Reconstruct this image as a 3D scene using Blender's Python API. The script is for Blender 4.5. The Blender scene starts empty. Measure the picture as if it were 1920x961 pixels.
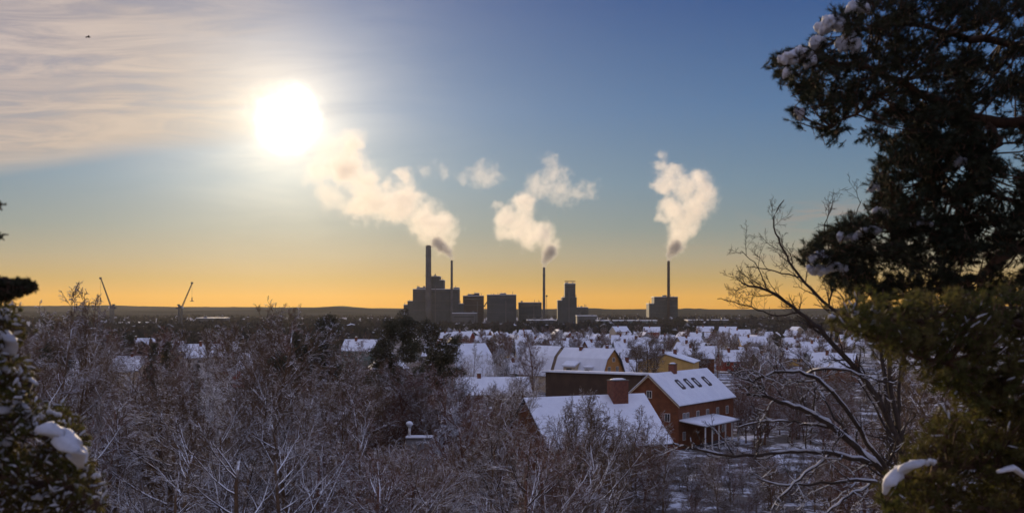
import bpy, bmesh, math, random
import numpy as np
from mathutils import Vector, Matrix, noise

# ------------------------------------------------------------------ camera
SC = bpy.context.scene
COL = SC.collection
F, CZ = 2059.0, 28.0            # focal length in photo pixels, height of the eye above the plain
cam_d = bpy.data.cameras.new('camera')
cam = bpy.data.objects.new('camera', cam_d)
COL.objects.link(cam)
cam.location = (0, 0, CZ)
cam.rotation_euler = (math.radians(90), 0, 0)
cam_d.sensor_width = 36
cam_d.lens = 36 * F / 1920
cam_d.shift_y = 0.0518
cam_d.clip_start = 0.5
cam_d.clip_end = 40000
cam_d.dof.use_dof = True
cam_d.dof.focus_distance = 250
cam_d.dof.aperture_fstop = 3.2
SC.camera = cam
SC.view_settings.view_transform = 'Standard'
SC.view_settings.look = 'None'
SC.view_settings.exposure = 0.0
SC.view_settings.gamma = 1.0
SC.render.engine = 'CYCLES'
SC.cycles.use_denoising = True
SC.cycles.max_bounces = 8
SC.cycles.diffuse_bounces = 2
SC.cycles.glossy_bounces = 2
SC.cycles.transmission_bounces = 3
SC.cycles.transparent_max_bounces = 8
SC.cycles.volume_bounces = 5
SC.cycles.volume_max_steps = 256
SC.cycles.use_adaptive_sampling = True
SC.cycles.adaptive_threshold = 0.02
SC.cycles.filter_width = 1.6

# ------------------------------------------------------------------ sun and sky
SUN = Vector(((535 - 960) / F, 1, (580 - 230) / F)).normalized()
sun_az = math.atan2(SUN.x, SUN.y)
sun_el = math.asin(SUN.z)
sd = bpy.data.lights.new('sun', 'SUN')
sd.energy = 4.4
sd.angle = math.radians(0.53)
sd.color = (1.0, 0.76, 0.47)
so = bpy.data.objects.new('sun', sd)
COL.objects.link(so)
so.location = (0, 0, 60)
so.rotation_euler = SUN.to_track_quat('Z', 'Y').to_euler()

W = bpy.data.worlds.new('World')
SC.world = W
W.use_nodes = True
nt = W.node_tree
nt.nodes.clear()


class NB:
    """small node-graph writer"""
    def __init__(s, nt):
        s.nt = nt

    def n(s, kind, **kw):
        nd = s.nt.nodes.new(kind)
        for k, v in kw.items():
            setattr(nd, k, v)
        return nd

    def put(s, sock, v):
        if v is None:
            return
        if isinstance(v, bpy.types.NodeSocket):
            s.nt.links.new(v, sock)
        else:
            if sock.type == 'RGBA' and len(v) == 3:
                v = (*v, 1)
            sock.default_value = v

    def m(s, op, a, b=None, c=None, clamp=False):
        nd = s.n('ShaderNodeMath', operation=op, use_clamp=clamp)
        for i, v in enumerate((a, b, c)):
            s.put(nd.inputs[i], v)
        return nd.outputs[0]

    def vm(s, op, a, b=None):
        nd = s.n('ShaderNodeVectorMath', operation=op)
        s.put(nd.inputs[0], a)
        s.put(nd.inputs[1], b)
        return nd.outputs['Value'] if op in ('DOT_PRODUCT', 'LENGTH') else nd.outputs[0]

    def mix(s, f, a, b, kind='MIX'):
        nd = s.n('ShaderNodeMix', data_type='RGBA', blend_type=kind)
        s.put(nd.inputs[0], f)
        s.put(nd.inputs[6], a)
        s.put(nd.inputs[7], b)
        return nd.outputs[2]

    def ss(s, x, lo, hi, a=0.0, b=1.0):
        nd = s.n('ShaderNodeMapRange', interpolation_type='SMOOTHSTEP')
        s.put(nd.inputs[0], x)
        for i, v in enumerate((lo, hi, a, b)):
            s.put(nd.inputs[i + 1], v)
        return nd.outputs[0]

    def ramp(s, x, stops):
        nd = s.n('ShaderNodeValToRGB')
        s.put(nd.inputs[0], x)
        el = nd.color_ramp.elements
        while len(el) < len(stops):
            el.new(0.5)
        for e, (p, c) in zip(el, stops):
            e.position = p
            e.color = (*c, 1)
        return nd.outputs[0]

    def noise(s, vec, scale, detail=4, rough=0.55, dist=0.0):
        nd = s.n('ShaderNodeTexNoise')
        s.put(nd.inputs['Vector'], vec)
        nd.inputs['Scale'].default_value = scale
        nd.inputs['Detail'].default_value = detail
        nd.inputs['Roughness'].default_value = rough
        nd.inputs['Distortion'].default_value = dist
        return nd.outputs[0]


b = NB(nt)
tc = b.n('ShaderNodeTexCoord').outputs['Generated']
dirn = b.vm('NORMALIZE', tc)
sx = b.n('ShaderNodeSeparateXYZ')
b.put(sx.inputs[0], dirn)
dx, dy, dz = sx.outputs
nish = b.n('ShaderNodeTexSky', sky_type='NISHITA', sun_disc=False, sun_elevation=sun_el, sun_rotation=sun_az,
           altitude=50, air_density=1.0, dust_density=1.2, ozone_density=2.0)
b.put(nish.inputs[0], dirn) if nish.inputs else None
# clear winter sky by elevation, its zenith brightened as fill (ramp position = sqrt(height))
h = b.m('SQRT', b.m('MAXIMUM', dz, 0.0))
clear = b.ramp(h, [(0.0, (.82, .37, .03)), (.11, (.80, .41, .055)), (.165, (.52, .35, .11)), (.22, (.33, .32, .23)), (.27, (.21, .29, .30)),
                   (.335, (.14, .26, .37)), (.42, (.070, .185, .38)), (.52, (.012, .085, .29)), (.75, (.25, .33, .70)),
                   (1.0, (.36, .45, .90))])
clear = b.mix(b.ss(dy, .15, -.6, 0.0, .6), clear, (.58, .54, .72))  # unseen sky behind the viewer brightened, added as fill light
dots = b.vm('DOT_PRODUCT', dirn, tuple(SUN))
ang = b.m('MULTIPLY', b.m('ARCCOSINE', b.m('MINIMUM', dots, 0.999999)), 57.2958)
wide = b.m('POWER', 2.71828, b.m('MULTIPLY', ang, -1 / 9.0))
wcol = b.ramp(h, [(0.0, (.52, .24, .02)), (.20, (.40, .25, .09)), (.34, (.33, .34, .30)), (.6, (.28, .30, .31))])
wsc = b.n('ShaderNodeVectorMath', operation='SCALE')
b.put(wsc.inputs[0], wcol)
b.put(wsc.inputs['Scale'], wide)
clear = b.mix(1.0, clear, wsc.outputs[0], 'ADD')
# cirrus veil: coordinates on a high flat layer
dyc = b.m('MAXIMUM', dy, 0.05)
a_ = b.m('DIVIDE', dx, dyc)
e_ = b.m('DIVIDE', dz, dyc)
cv = b.n('ShaderNodeCombineXYZ')
b.put(cv.inputs[0], a_)
b.put(cv.inputs[1], b.m('MULTIPLY', e_, 5.0))
n1 = b.noise(cv.outputs[0], 5.0, 6, 0.6, 0.6)
cv2 = b.n('ShaderNodeCombineXYZ')
b.put(cv2.inputs[0], a_)
b.put(cv2.inputs[1], b.m('MULTIPLY', e_, 8.0))
n2 = b.noise(cv2.outputs[0], 6.0, 7, 0.62, 1.3)
edge = b.m('SUBTRACT', e_, b.m('ADD', b.m('ADD', 0.121, b.m('MULTIPLY', b.m('ADD', a_, .466), 0.12)),
                               b.m('MULTIPLY', b.m('SUBTRACT', n1, 0.5), 0.022)))
mb = b.ss(edge, -0.004, 0.024)
right = b.m('ADD', a_, b.m('MULTIPLY', b.m('SUBTRACT', n1, 0.5), 0.12))
mr = b.ss(b.m('ADD', right, b.m('MULTIPLY', e_, 0.15)), -0.34, -0.09, 1.0, 0.0)
veil = b.m('MULTIPLY', mb, mr)
veil = b.m('MULTIPLY', veil, b.ss(b.m('ADD', b.m('MULTIPLY', n1, .55), b.m('MULTIPLY', n2, .45)), .34, .54, 0.6, 0.98))
front = b.ss(dy, 0.0, 0.3)
veil = b.m('MULTIPLY', veil, front)
ccol = b.mix(b.ss(n2, .35, .7), (.40, .36, .42), (.66, .55, .53))
ccol = b.mix(b.ss(e_, .10, .26, 0.55, 0.0), ccol, (.70, .54, .38))
ccol = b.mix(b.m('MULTIPLY', wide, 0.62), ccol, (.80, .66, .48))
sky = b.mix(veil, clear, ccol)
# low thin banks on the right above the horizon
bank = b.m('MULTIPLY', b.ss(b.m('ABSOLUTE', b.m('SUBTRACT', e_, b.m('ADD', .083, b.m('MULTIPLY', b.m('SUBTRACT', n1, .5), .05)))), 0.0, 0.016, 1, 0),
           b.m('MULTIPLY', b.ss(a_, .19, .30), b.ss(n2, .42, .6)))
bank = b.m('MULTIPLY', bank, front)
sky = b.mix(b.m('MULTIPLY', bank, .6), sky, (.42, .31, .26))
bank2 = b.m('MULTIPLY', b.ss(b.m('ABSOLUTE', b.m('SUBTRACT', e_, b.m('ADD', .055, b.m('MULTIPLY', b.m('SUBTRACT', n1, .5), .03)))), 0.0, 0.010, 1, 0),
            b.m('MULTIPLY', b.ss(a_, .08, .2), b.ss(n2, .45, .6)))
sky = b.mix(b.m('MULTIPLY', b.m('MULTIPLY', bank2, front), .4), sky, (.50, .33, .22))
# unseen bright cirrus overhead and behind the viewer, added as fill light
hc = b.noise(dirn, 2.2, 5, .6, .5)
high = b.m('MULTIPLY', b.ss(dz, .30, .6), b.ss(hc, .35, .7))
sky = b.mix(b.m('MULTIPLY', high, .5), sky, (.74, .74, .92))
# aureole of the low sun shining through the veil
gl = b.m('MULTIPLY', b.m('POWER', 2.71828, b.m('MULTIPLY', ang, -1 / 2.7)), b.m('ADD', .5, b.m('MULTIPLY', n1, 2.2)))
n3 = b.noise(dirn, 17.0, 4, .6, .4)
ang = b.m('MULTIPLY', ang, b.m('MAXIMUM', b.m('ADD', .1, b.m('MULTIPLY', n3, 1.8)), .35))
core = b.m('MULTIPLY', b.m('POWER', 2.71828, b.m('MULTIPLY', b.m('POWER', b.m('DIVIDE', ang, .86), 2.0), -1.0)), 9.0)
g1 = b.n('ShaderNodeVectorMath', operation='SCALE')
g1.inputs[0].default_value = (1.0, .80, .50)
b.put(g1.inputs['Scale'], gl)
g2 = b.n('ShaderNodeVectorMath', operation='SCALE')
g2.inputs[0].default_value = (1.0, .93, .78)
b.put(g2.inputs['Scale'], core)
sky = b.mix(1.0, sky, g1.outputs[0], 'ADD')
sky = b.mix(1.0, sky, g2.outputs[0], 'ADD')
ns = b.n('ShaderNodeVectorMath', operation='SCALE')
b.put(ns.inputs[0], nish.outputs[0])
ns.inputs['Scale'].default_value = 0.016
cs = b.n('ShaderNodeVectorMath', operation='SCALE')
b.put(cs.inputs[0], sky)
cs.inputs['Scale'].default_value = 8.2
bg = b.n('ShaderNodeBackground')
b.put(bg.inputs[0], b.vm('ADD', ns.outputs[0], cs.outputs[0]))
bg.inputs[1].default_value = 0.1
wo = b.n('ShaderNodeOutputWorld')
nt.links.new(bg.outputs[0], wo.inputs[0])
W.cycles.sampling_method = 'MANUAL'
W.cycles.sample_map_resolution = 1024

# ------------------------------------------------------------------ helpers
def at(px, py, D):
    """point at distance D (metres ahead) seen at photo pixel px, py"""
    return Vector(((px - 960) / F * D, D, CZ + (580 - py) / F * D))


def X(px, D):
    return (px - 960) / F * D


def ground_z(x, y):
    yy = max(y, 0.0)
    z = 26.3 * math.exp(-(yy / 38.0) ** 1.15)
    z += 5.0 * math.exp(-((x + 75) / 60.0) ** 2) * math.exp(-((y - 150) / 110.0) ** 2)
    z += 0.5 * noise.noise(Vector((x * .03, y * .03, 0)))
    if y > 900:
        z *= max(0.0, 1 - (y - 900) / 400)
    return z


MATS = {}


def mat(name, col, rough=0.8, var=None, scale=1.0, detail=4, snow=None, snow_lo=.25, snow_hi=.6, bump=0.0, spec=0.3,
        metal=0.0, trans=0.0, mode='Object', snow_noise=1.0):
    """procedural material: base colour varied by noise; 'snow' lays snow on faces that look up"""
    if name in MATS:
        return MATS[name]
    m = bpy.data.materials.new(name)
    m.use_nodes = True
    t = m.node_tree
    t.nodes.clear()
    q = NB(t)
    out = q.n('ShaderNodeOutputMaterial')
    bs = q.n('ShaderNodeBsdfPrincipled')
    tcn = q.n('ShaderNodeTexCoord').outputs[mode]
    c = None
    nz = q.noise(tcn, scale, detail, .6)
    if var:
        c = q.mix(q.ss(nz, .35, .65), col, var)
    else:
        c = q.mix(q.ss(nz, .3, .7), tuple(v * .85 for v in col), tuple(min(1, v * 1.12) for v in col))
    rg = rough
    if snow:
        g = q.n('ShaderNodeNewGeometry')
        sp = q.n('ShaderNodeSeparateXYZ')
        q.put(sp.inputs[0], g.outputs['Normal'])
        n2 = q.noise(tcn, snow_noise, 3, .6)
        msk = q.m('MULTIPLY', q.ss(sp.outputs[2], snow_lo, snow_hi), q.ss(n2, .5 - .35 * snow, .66 - .35 * snow))
        c = q.mix(msk, c, (.80, .82, .86))
    q.put(bs.inputs['Base Color'], c)
    bs.inputs['Roughness'].default_value = rg
    bs.inputs['Specular IOR Level'].default_value = spec
    bs.inputs['Metallic'].default_value = metal
    if bump:
        bp = q.n('ShaderNodeBump')
        bp.inputs['Strength'].default_value = bump
        q.put(bp.inputs['Height'], q.noise(tcn, scale * 4, 5, .6))
        q.put(bs.inputs['Normal'], bp.outputs[0])
    sh = bs.outputs[0]
    if trans:
        tr = q.n('ShaderNodeBsdfTranslucent')
        q.put(tr.inputs[0], c)
        mx = q.n('ShaderNodeMixShader')
        mx.inputs[0].default_value = trans
        t.links.new(sh, mx.inputs[1])
        t.links.new(tr.outputs[0], mx.inputs[2])
        sh = mx.outputs[0]
    t.links.new(sh, out.inputs[0])
    MATS[name] = m
    return m


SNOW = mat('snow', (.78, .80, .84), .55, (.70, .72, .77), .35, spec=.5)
SNOW_SHADED = mat('snow_lump_shaded', (.52, .53, .57), .7, (.42, .43, .47), 9.0, bump=.5, trans=.04)  # snow colour darkened to stand for shade on the near boughs
def snow_ground():
    m = bpy.data.materials.new('snow_ground')
    m.use_nodes = True
    t = m.node_tree
    t.nodes.clear()
    q = NB(t)
    out = q.n('ShaderNodeOutputMaterial')
    bs = q.n('ShaderNodeBsdfPrincipled')
    p = q.n('ShaderNodeTexCoord').outputs['Object']
    sp = q.n('ShaderNodeSeparateXYZ')
    q.put(sp.inputs[0], p)
    big = q.noise(p, .03, 5, .6)
    fine = q.noise(p, .5, 6, .65)
    # leaf litter and brushwood under the woods on the slope and to the left
    wood = q.m('MULTIPLY', q.ss(q.m('ADD', sp.outputs[0], q.m('MULTIPLY', q.m('SUBTRACT', big, .5), 40)), -8, 12, 1, 0), q.ss(sp.outputs[1], 1100, 1300, 1, 0))
    wood = q.m('MAXIMUM', wood, q.ss(sp.outputs[1], 1350, 1500, 0, .95))
    wood = q.m('MAXIMUM', wood, q.ss(sp.outputs[1], 120, 150, 1, 0))
    wood = q.m('MULTIPLY', wood, q.ss(q.m('ADD', q.m('MULTIPLY', fine, .6), q.m('MULTIPLY', big, .4)), .60, .44, .25, .97))
    yard = q.m('MULTIPLY', q.ss(sp.outputs[1], 1100, 1000, 0, 1), q.ss(q.m('ADD', q.m('MULTIPLY', q.noise(p, .11, 6, .7), .8), q.m('MULTIPLY', fine, .2)), .43, .51, 0, .92))
    wood = q.m('MAXIMUM', wood, yard)
    c = q.mix(q.ss(fine, .35, .65), (.62, .64, .69), (.76, .78, .82))
    c = q.mix(wood, c, (.075, .058, .045))
    q.put(bs.inputs['Base Color'], c)
    bs.inputs['Roughness'].default_value = .85
    bs.inputs['Specular IOR Level'].default_value = 0
    bp = q.n('ShaderNodeBump')
    bp.inputs['Strength'].default_value = .5
    bp.inputs['Distance'].default_value = .5
    q.put(bp.inputs['Height'], fine)
    q.put(bs.inputs['Normal'], bp.outputs[0])
    t.links.new(bs.outputs[0], out.inputs[0])
    return m


SNOWG = snow_ground()
BARK_D = mat('bark_dark', (.135, .080, .042), .9, (.078, .048, .027), 3, snow=.1, snow_noise=.9)
BARK_S = mat('bark_snowy', (.155, .096, .054), .9, (.100, .064, .038), 3, snow=.25, snow_lo=.2, snow_hi=.7, snow_noise=.5)
BARK_R = mat('bark_red', (.165, .080, .050), .9, (.100, .053, .037), 3, snow=.05, snow_noise=.9)
BARK_G = mat('bark_frosted', (.20, .17, .155), .9, (.11, .085, .08), 2, snow=.9, snow_lo=0, snow_hi=.6, snow_noise=1.0)
BARK_P = mat('bark_pine', (.10, .055, .033), .9, (.045, .028, .02), 5, bump=.4)
LIMB_S = mat('limb_snowy', (.075, .052, .040), .9, (.055, .040, .030), 3, snow=.8, snow_lo=.15, snow_hi=.45, snow_noise=.5)
BARK_N = mat('bark_near', (.050, .036, .028), .95, (.030, .023, .020), 9, bump=.5)
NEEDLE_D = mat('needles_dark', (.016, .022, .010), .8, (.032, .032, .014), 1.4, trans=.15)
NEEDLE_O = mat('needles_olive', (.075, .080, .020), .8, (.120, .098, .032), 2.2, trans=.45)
NEEDLE_F = mat('needles_far', (.058, .058, .032), .9, (.085, .070, .042), .4, snow=.1, snow_lo=.5, snow_hi=.9, snow_noise=.4)
FOREST = mat('forest_far', (.030, .029, .022), .95, (.050, .040, .033), .02, snow=-.2, spec=0, snow_lo=.5, snow_hi=.95, snow_noise=.05)
BRICK = mat('red_brick', (.19, .066, .027), .85, (.13, .046, .020), .8, bump=.1)
BRICKC = mat('chimney_brick', (.20, .075, .045), .85, (.13, .05, .035), 2, snow=.9, snow_lo=.8, snow_hi=.95)
BROWNW = mat('brown_cladding', (.085, .050, .032), .85, (.060, .036, .024), .3)
YELLOW = mat('yellow_render', (.62, .38, .12), .85, (.52, .32, .10), .5)
CREAM = mat('cream_render', (.50, .40, .27), .85)
ORANGE = mat('orange_boards', (.42, .20, .06), .85)
PINKW = mat('pink_render', (.42, .30, .27), .85)
GREYW = mat('grey_boards', (.22, .21, .21), .85)
REDW = mat('falu_red_boards', (.26, .05, .03), .85)
WHITEW = mat('white_boards', (.62, .60, .57), .85)
GREENW = mat('green_cladding', (.12, .16, .14), .85)
DECK = mat('roof_deck', (.06, .05, .05), .7)
TRIM = mat('white_trim', (.62, .60, .56), .6)
GLASS = mat('window_glass', (.020, .024, .03), .15, spec=.8)
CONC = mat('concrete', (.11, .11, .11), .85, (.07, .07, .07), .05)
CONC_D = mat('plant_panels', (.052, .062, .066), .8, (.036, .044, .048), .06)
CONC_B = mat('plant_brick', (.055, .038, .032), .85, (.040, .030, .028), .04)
STEEL = mat('steel', (.10, .10, .10), .6, metal=.3)
METALW = mat('galvanised_metal', (.55, .53, .50), .35, metal=.6)


class Geo:
    """collects arrays of vertices and faces; build() links them as ONE mesh object"""
    def __init__(s):
        s.v, s.f, s.n = [], {3: [], 4: []}, 0

    def raw(s, V, Fc):
        V = np.asarray(V, dtype=np.float64).reshape(-1, 3)
        Fc = np.asarray(Fc, dtype=np.int64)
        s.v.append(V)
        s.f[Fc.shape[1]].append(Fc + s.n)
        s.n += len(V)

    def both(s, V, F4, F3):
        V = np.asarray(V, dtype=np.float64).reshape(-1, 3)
        s.v.append(V)
        if len(F4):
            s.f[4].append(np.asarray(F4) + s.n)
        if len(F3):
            s.f[3].append(np.asarray(F3) + s.n)
        s.n += len(V)

    def box(s, x0, x1, y0, y1, z0, z1):
        V = [(x, y, z) for z in (z0, z1) for x, y in ((x0, y0), (x1, y0), (x1, y1), (x0, y1))]
        s.raw(V, [(3, 2, 1, 0), (4, 5, 6, 7), (0, 1, 5, 4), (1, 2, 6, 5), (2, 3, 7, 6), (3, 0, 4, 7)])

    def beam(s, p, q, w, h=None):
        """square bar from p to q"""
        s.segs([p], [q], [w / 1.414], [(h or w) / 1.414], 4)

    def segs(s, P0, P1, R0, R1, k=4):
        P0, P1 = np.asarray(P0, float), np.asarray(P1, float)
        R0, R1 = np.asarray(R0, float), np.asarray(R1, float)
        if len(P0) == 0:
            return
        D = P1 - P0
        D /= np.linalg.norm(D, axis=1)[:, None] + 1e-9
        ref = np.where(np.abs(D[:, 2:3]) > .9, np.array([[1., 0, 0]]), np.array([[0, 0, 1.]]))
        U = np.cross(D, ref)
        U /= np.linalg.norm(U, axis=1)[:, None] + 1e-9
        Vv = np.cross(D, U)
        N = len(P0)
        th = np.arange(k) * 2 * np.pi / k + np.pi / 4
        ring = U[:, None, :] * np.cos(th)[None, :, None] + Vv[:, None, :] * np.sin(th)[None, :, None]
        V = np.empty((N, 2, k, 3))
        V[:, 0] = P0[:, None] + ring * R0[:, None, None]
        V[:, 1] = P1[:, None] + ring * R1[:, None, None]
        i = np.arange(k)
        j = (i + 1) % k
        fc = np.stack([i, i + k, j + k, j], 1)
        Fc = (fc[None] + (np.arange(N) * 2 * k)[:, None, None]).reshape(-1, 4)
        s.raw(V.reshape(-1, 3), Fc)

    def tube(s, pts, rad, k=8, cap=True):
        """continuous tube through the points"""
        pts = [Vector(p) for p in pts]
        n = len(pts)
        V = []
        for i, p in enumerate(pts):
            d = (pts[min(i + 1, n - 1)] - pts[max(i - 1, 0)]).normalized()
            ref = Vector((1, 0, 0)) if abs(d.z) > .9 else Vector((0, 0, 1))
            u = d.cross(ref).normalized()
            w = d.cross(u)
            for a in range(k):
                t = a * 2 * math.pi / k
                V.append(p + (u * math.cos(t) + w * math.sin(t)) * rad[i])
        F4 = [(i * k + a, (i + 1) * k + a, (i + 1) * k + (a + 1) % k, i * k + (a + 1) % k) for i in range(n - 1) for a in range(k)]
        F3 = []
        if cap:
            V += [pts[0], pts[-1]]
            F3 += [(n * k, a, (a + 1) % k) for a in range(k)]
            F3 += [(n * k + 1, (n - 1) * k + (a + 1) % k, (n - 1) * k + a) for a in range(k)]
        s.both([tuple(v) for v in V], F4, F3)

    def prism(s, poly, u0, u1):
        """polygon in (v, z) pushed along x from u0 to u1"""
        n = len(poly)
        bm = bmesh.new()
        a = [bm.verts.new((u0, p[0], p[1])) for p in poly]
        c = [bm.verts.new((u1, p[0], p[1])) for p in poly]
        bm.faces.new(a[::-1])
        bm.faces.new(c)
        for i in range(n):
            bm.faces.new((a[i], a[(i + 1) % n], c[(i + 1) % n], c[i]))
        s.bm(bm)

    def bm(s, bm):
        bmesh.ops.triangulate(bm, faces=bm.faces[:])
        bmesh.ops.recalc_face_normals(bm, faces=bm.faces[:])
        bm.verts.index_update()
        s.raw([tuple(v.co) for v in bm.verts], [[v.index for v in f.verts] for f in bm.faces])
        bm.free()

    def build(s, name, m, parent=None, smooth=False):
        me = bpy.data.meshes.new(name)
        V = np.concatenate(s.v) if s.v else np.zeros((0, 3))
        F3 = np.concatenate(s.f[3]) if s.f[3] else np.zeros((0, 3), int)
        F4 = np.concatenate(s.f[4]) if s.f[4] else np.zeros((0, 4), int)
        me.vertices.add(len(V))
        me.vertices.foreach_set('co', V.astype(np.float32).ravel())
        loops = np.concatenate([F4.ravel(), F3.ravel()]).astype(np.int32)
        tot = np.concatenate([np.full(len(F4), 4), np.full(len(F3), 3)]).astype(np.int32)
        me.loops.add(len(loops))
        me.loops.foreach_set('vertex_index', loops)
        me.polygons.add(len(tot))
        st = np.concatenate([[0], np.cumsum(tot)[:-1]]).astype(np.int32) if len(tot) else np.zeros(0, np.int32)
        me.polygons.foreach_set('loop_start', st)
        me.polygons.foreach_set('use_smooth', np.full(len(tot), smooth))
        me.update(calc_edges=True)
        me.validate()
        me.materials.append(m)
        o = bpy.data.objects.new(name, me)
        COL.objects.link(o)
        if parent:
            o.parent = parent
        return o


def tag(o, label=None, cat=None, group=None, kind=None):
    if label:
        o['label'] = label
    if cat:
        o['category'] = cat
    if group:
        o['group'] = group
    if kind:
        o['kind'] = kind
    return o


def thing(name, label, cat, loc=(0, 0, 0), rz=0.0, group=None):
    o = bpy.data.objects.new(name, None)
    COL.objects.link(o)
    o.location = loc
    o.rotation_euler = (0, 0, rz)
    return tag(o, label, cat, group)


def copy_tree(o, parent=None):
    c = o.copy()
    COL.objects.link(c)
    c.parent = parent
    for ch in o.children:
        copy_tree(ch, c)
    return c


ORD = ('first second third fourth fifth sixth seventh eighth ninth tenth eleventh twelfth thirteenth fourteenth fifteenth '
       'sixteenth seventeenth eighteenth nineteenth twentieth').split()
ORD += ['twenty-' + w for w in ORD[:9]] + ['thirtieth'] + ['thirty-' + w for w in ORD[:9]]

_bm = bmesh.new()
bmesh.ops.create_icosphere(_bm, subdivisions=2, radius=1)
ICO_V = np.array([tuple(v.co) for v in _bm.verts])
ICO_F = np.array([[v.index for v in f.verts] for f in _bm.faces])
_bm.free()
_bm = bmesh.new()
bmesh.ops.create_icosphere(_bm, subdivisions=3, radius=1)
IC3_V = np.array([tuple(v.co) for v in _bm.verts])
IC3_F = np.array([[v.index for v in f.verts] for f in _bm.faces])
_bm.free()


def blob(g, c, r, rnd, amp=.25, freq=1.6, fine=False, flat=True):
    """an uneven lump; r = (rx, ry, rz)"""
    V, Fc = (IC3_V, IC3_F) if fine else (ICO_V, ICO_F)
    off = rnd.uniform(0, 100)
    out = np.empty_like(V)
    for i, v in enumerate(V):
        k = 1 + amp * noise.noise(Vector(v) * freq + Vector((off, off * .7, 0))) + amp * .5 * noise.noise(Vector(v) * freq * 3 + Vector((off, 0, 9)))
        out[i] = v * (k + amp * .35 * noise.noise(Vector(v) * freq * 6 + Vector((3, off, 9))))
    if flat:
        out[:, 2] = np.where(out[:, 2] < -.25, -.25 + (out[:, 2] + .25) * .3, out[:, 2])
    g.raw(out * np.array(r) + np.array(c), Fc)


# ------------------------------------------------------------------ ground, hills
g = Geo()
ys = [-80, -40, -15] + list(np.arange(0, 200, 5.0)) + list(np.arange(200, 420, 15.0)) + [450, 520, 600, 700, 850, 1000, 1300, 1700, 2300, 3200, 4500, 6200, 8500]
us = np.linspace(-1, 1, 61)
V = []
for y in ys:
    half = max(140, 60 + y * .75)
    for u in us:
        V.append((u * half, y, ground_z(u * half, y)))
n = len(us)
Fc = [(j * n + i, j * n + i + 1, (j + 1) * n + i + 1, (j + 1) * n + i) for j in range(len(ys) - 1) for i in range(n - 1)]
g.raw(V, Fc)
tag(g.build('ground', SNOWG, smooth=True), 'snow-covered plain and hillside under the town', kind='structure')


def ridge(name, D0, prof, seed, label):
    """a long forested ridge: prof = list of (px, photo y of its crest)"""
    g = Geo()
    xs = np.linspace(-0.56, 0.56, 260)
    pxs = xs * F + 960
    crest = np.interp(pxs, [p[0] for p in prof], [p[1] for p in prof])
    V = []
    rows = [(-900, 0.0), (-600, .35), (-300, .75), (0, 1.0), (400, .9), (1200, 0.2)]
    for dd, k in rows:
        for i, x in enumerate(xs):
            y = D0 + dd
            zt = CZ + (580 - crest[i]) / F * D0
            nz = noise.noise(Vector((x * 40, seed, 0))) * 2.5 + noise.noise(Vector((x * 160, seed, 3))) * 2.0
            V.append((x * y, y, max(-2, zt * k + nz * k)))
    n = len(xs)
    g.raw(V, [(j * n + i, j * n + i + 1, (j + 1) * n + i + 1, (j + 1) * n + i) for j in range(len(rows) - 1) for i in range(n - 1)])
    o = g.build(name, mat('hill_forest', (.022, .025, .020), .95, (.040, .042, .040), .004, 9, bump=0, spec=0), smooth=True)
    tag(o, label, kind='structure')


ridge('hills', 7000, [(-200, 573), (60, 573), (200, 572), (330, 575), (480, 575), (590, 576), (640, 573), (690, 577), (760, 578),
                      (1000, 579), (1130, 579), (1300, 580), (1420, 579), (1600, 577), (1700, 574), (2100, 573)], 2.0, 'low wooded hills on the far horizon')
ridge('near_hills', 4800, [(-200, 581), (100, 583), (400, 582), (560, 578), (620, 575), (700, 579), (900, 583), (1110, 577), (1160, 580), (1290, 578),
                           (1400, 580), (1560, 578), (1700, 581), (2100, 580)], 7.0, 'dark wooded rise in front of the far hills')

# far-off woods: belts of trees nobody could count
rnd = random.Random(5)
_bm = bmesh.new()
bmesh.ops.create_icosphere(_bm, subdivisions=1, radius=1)
IC1_V = np.array([tuple(v.co) for v in _bm.verts])
IC1_F = np.array([[v.index for v in f.verts] for f in _bm.faces])
_bm.free()
rs = np.random.RandomState(3)


def belt(g, px0, px1, D0, D1, n, hmin, hmax):
    for k in range(n):
        D = rnd.uniform(D0, D1)
        px = rnd.uniform(px0, px1)
        x = X(px, D)
        if noise.noise(Vector((x * .01, D * .01, 4))) < -.15:
            continue
        hh = rnd.uniform(hmin, hmax)
        if rnd.random() < .45:      # spruce: tapering
            w = hh * rnd.uniform(.16, .24)
            j = IC1_V * (1 + rs.uniform(-.25, .25, (len(IC1_V), 1)))
            t = (1 - IC1_V[:, 2:3]) * .55 + .1
            V = np.concatenate([j[:, :2] * w * t, j[:, 2:3] * hh * .5], 1)
        else:
            w = hh * rnd.uniform(.3, .5)
            j = IC1_V * (1 + rs.uniform(-.35, .35, (len(IC1_V), 1)))
            V = j * np.array([w, w, hh * .42])
        g.raw(V + np.array([x, D, hh * .48 + ground_z(x, D)]), IC1_F)


g = Geo()
belt(g, -150, 2100, 1250, 1640, 2600, 8, 15)
belt(g, 1230, 2100, 1050, 1300, 500, 7, 12)
belt(g, -150, 900, 900, 1300, 700, 8, 15)
belt(g, -150, 700, 560, 900, 500, 9, 16)
belt(g, 1120, 2100, 1750, 2400, 1500, 9, 17)
belt(g, -150, 760, 1700, 2600, 900, 9, 16)
belt(g, 1400, 2100, 800, 1300, 300, 6, 11)
tag(g.build('forest', FOREST), 'dark snow-dusted woods spread between the suburb and the works', 'woodland', kind='stuff')
g = Geo()
belt(g, -150, 2100, 2700, 4200, 2200, 9, 15)
tag(g.build('forest', FOREST), 'hazy line of woods beyond the chimneys', 'woodland', kind='stuff')

# ------------------------------------------------------------------ power station
PD = 2240.0
PS = PD / F       # metres per photo pixel there


def zpx(py, D=PD):
    return CZ + (580 - py) / F * D


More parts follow.
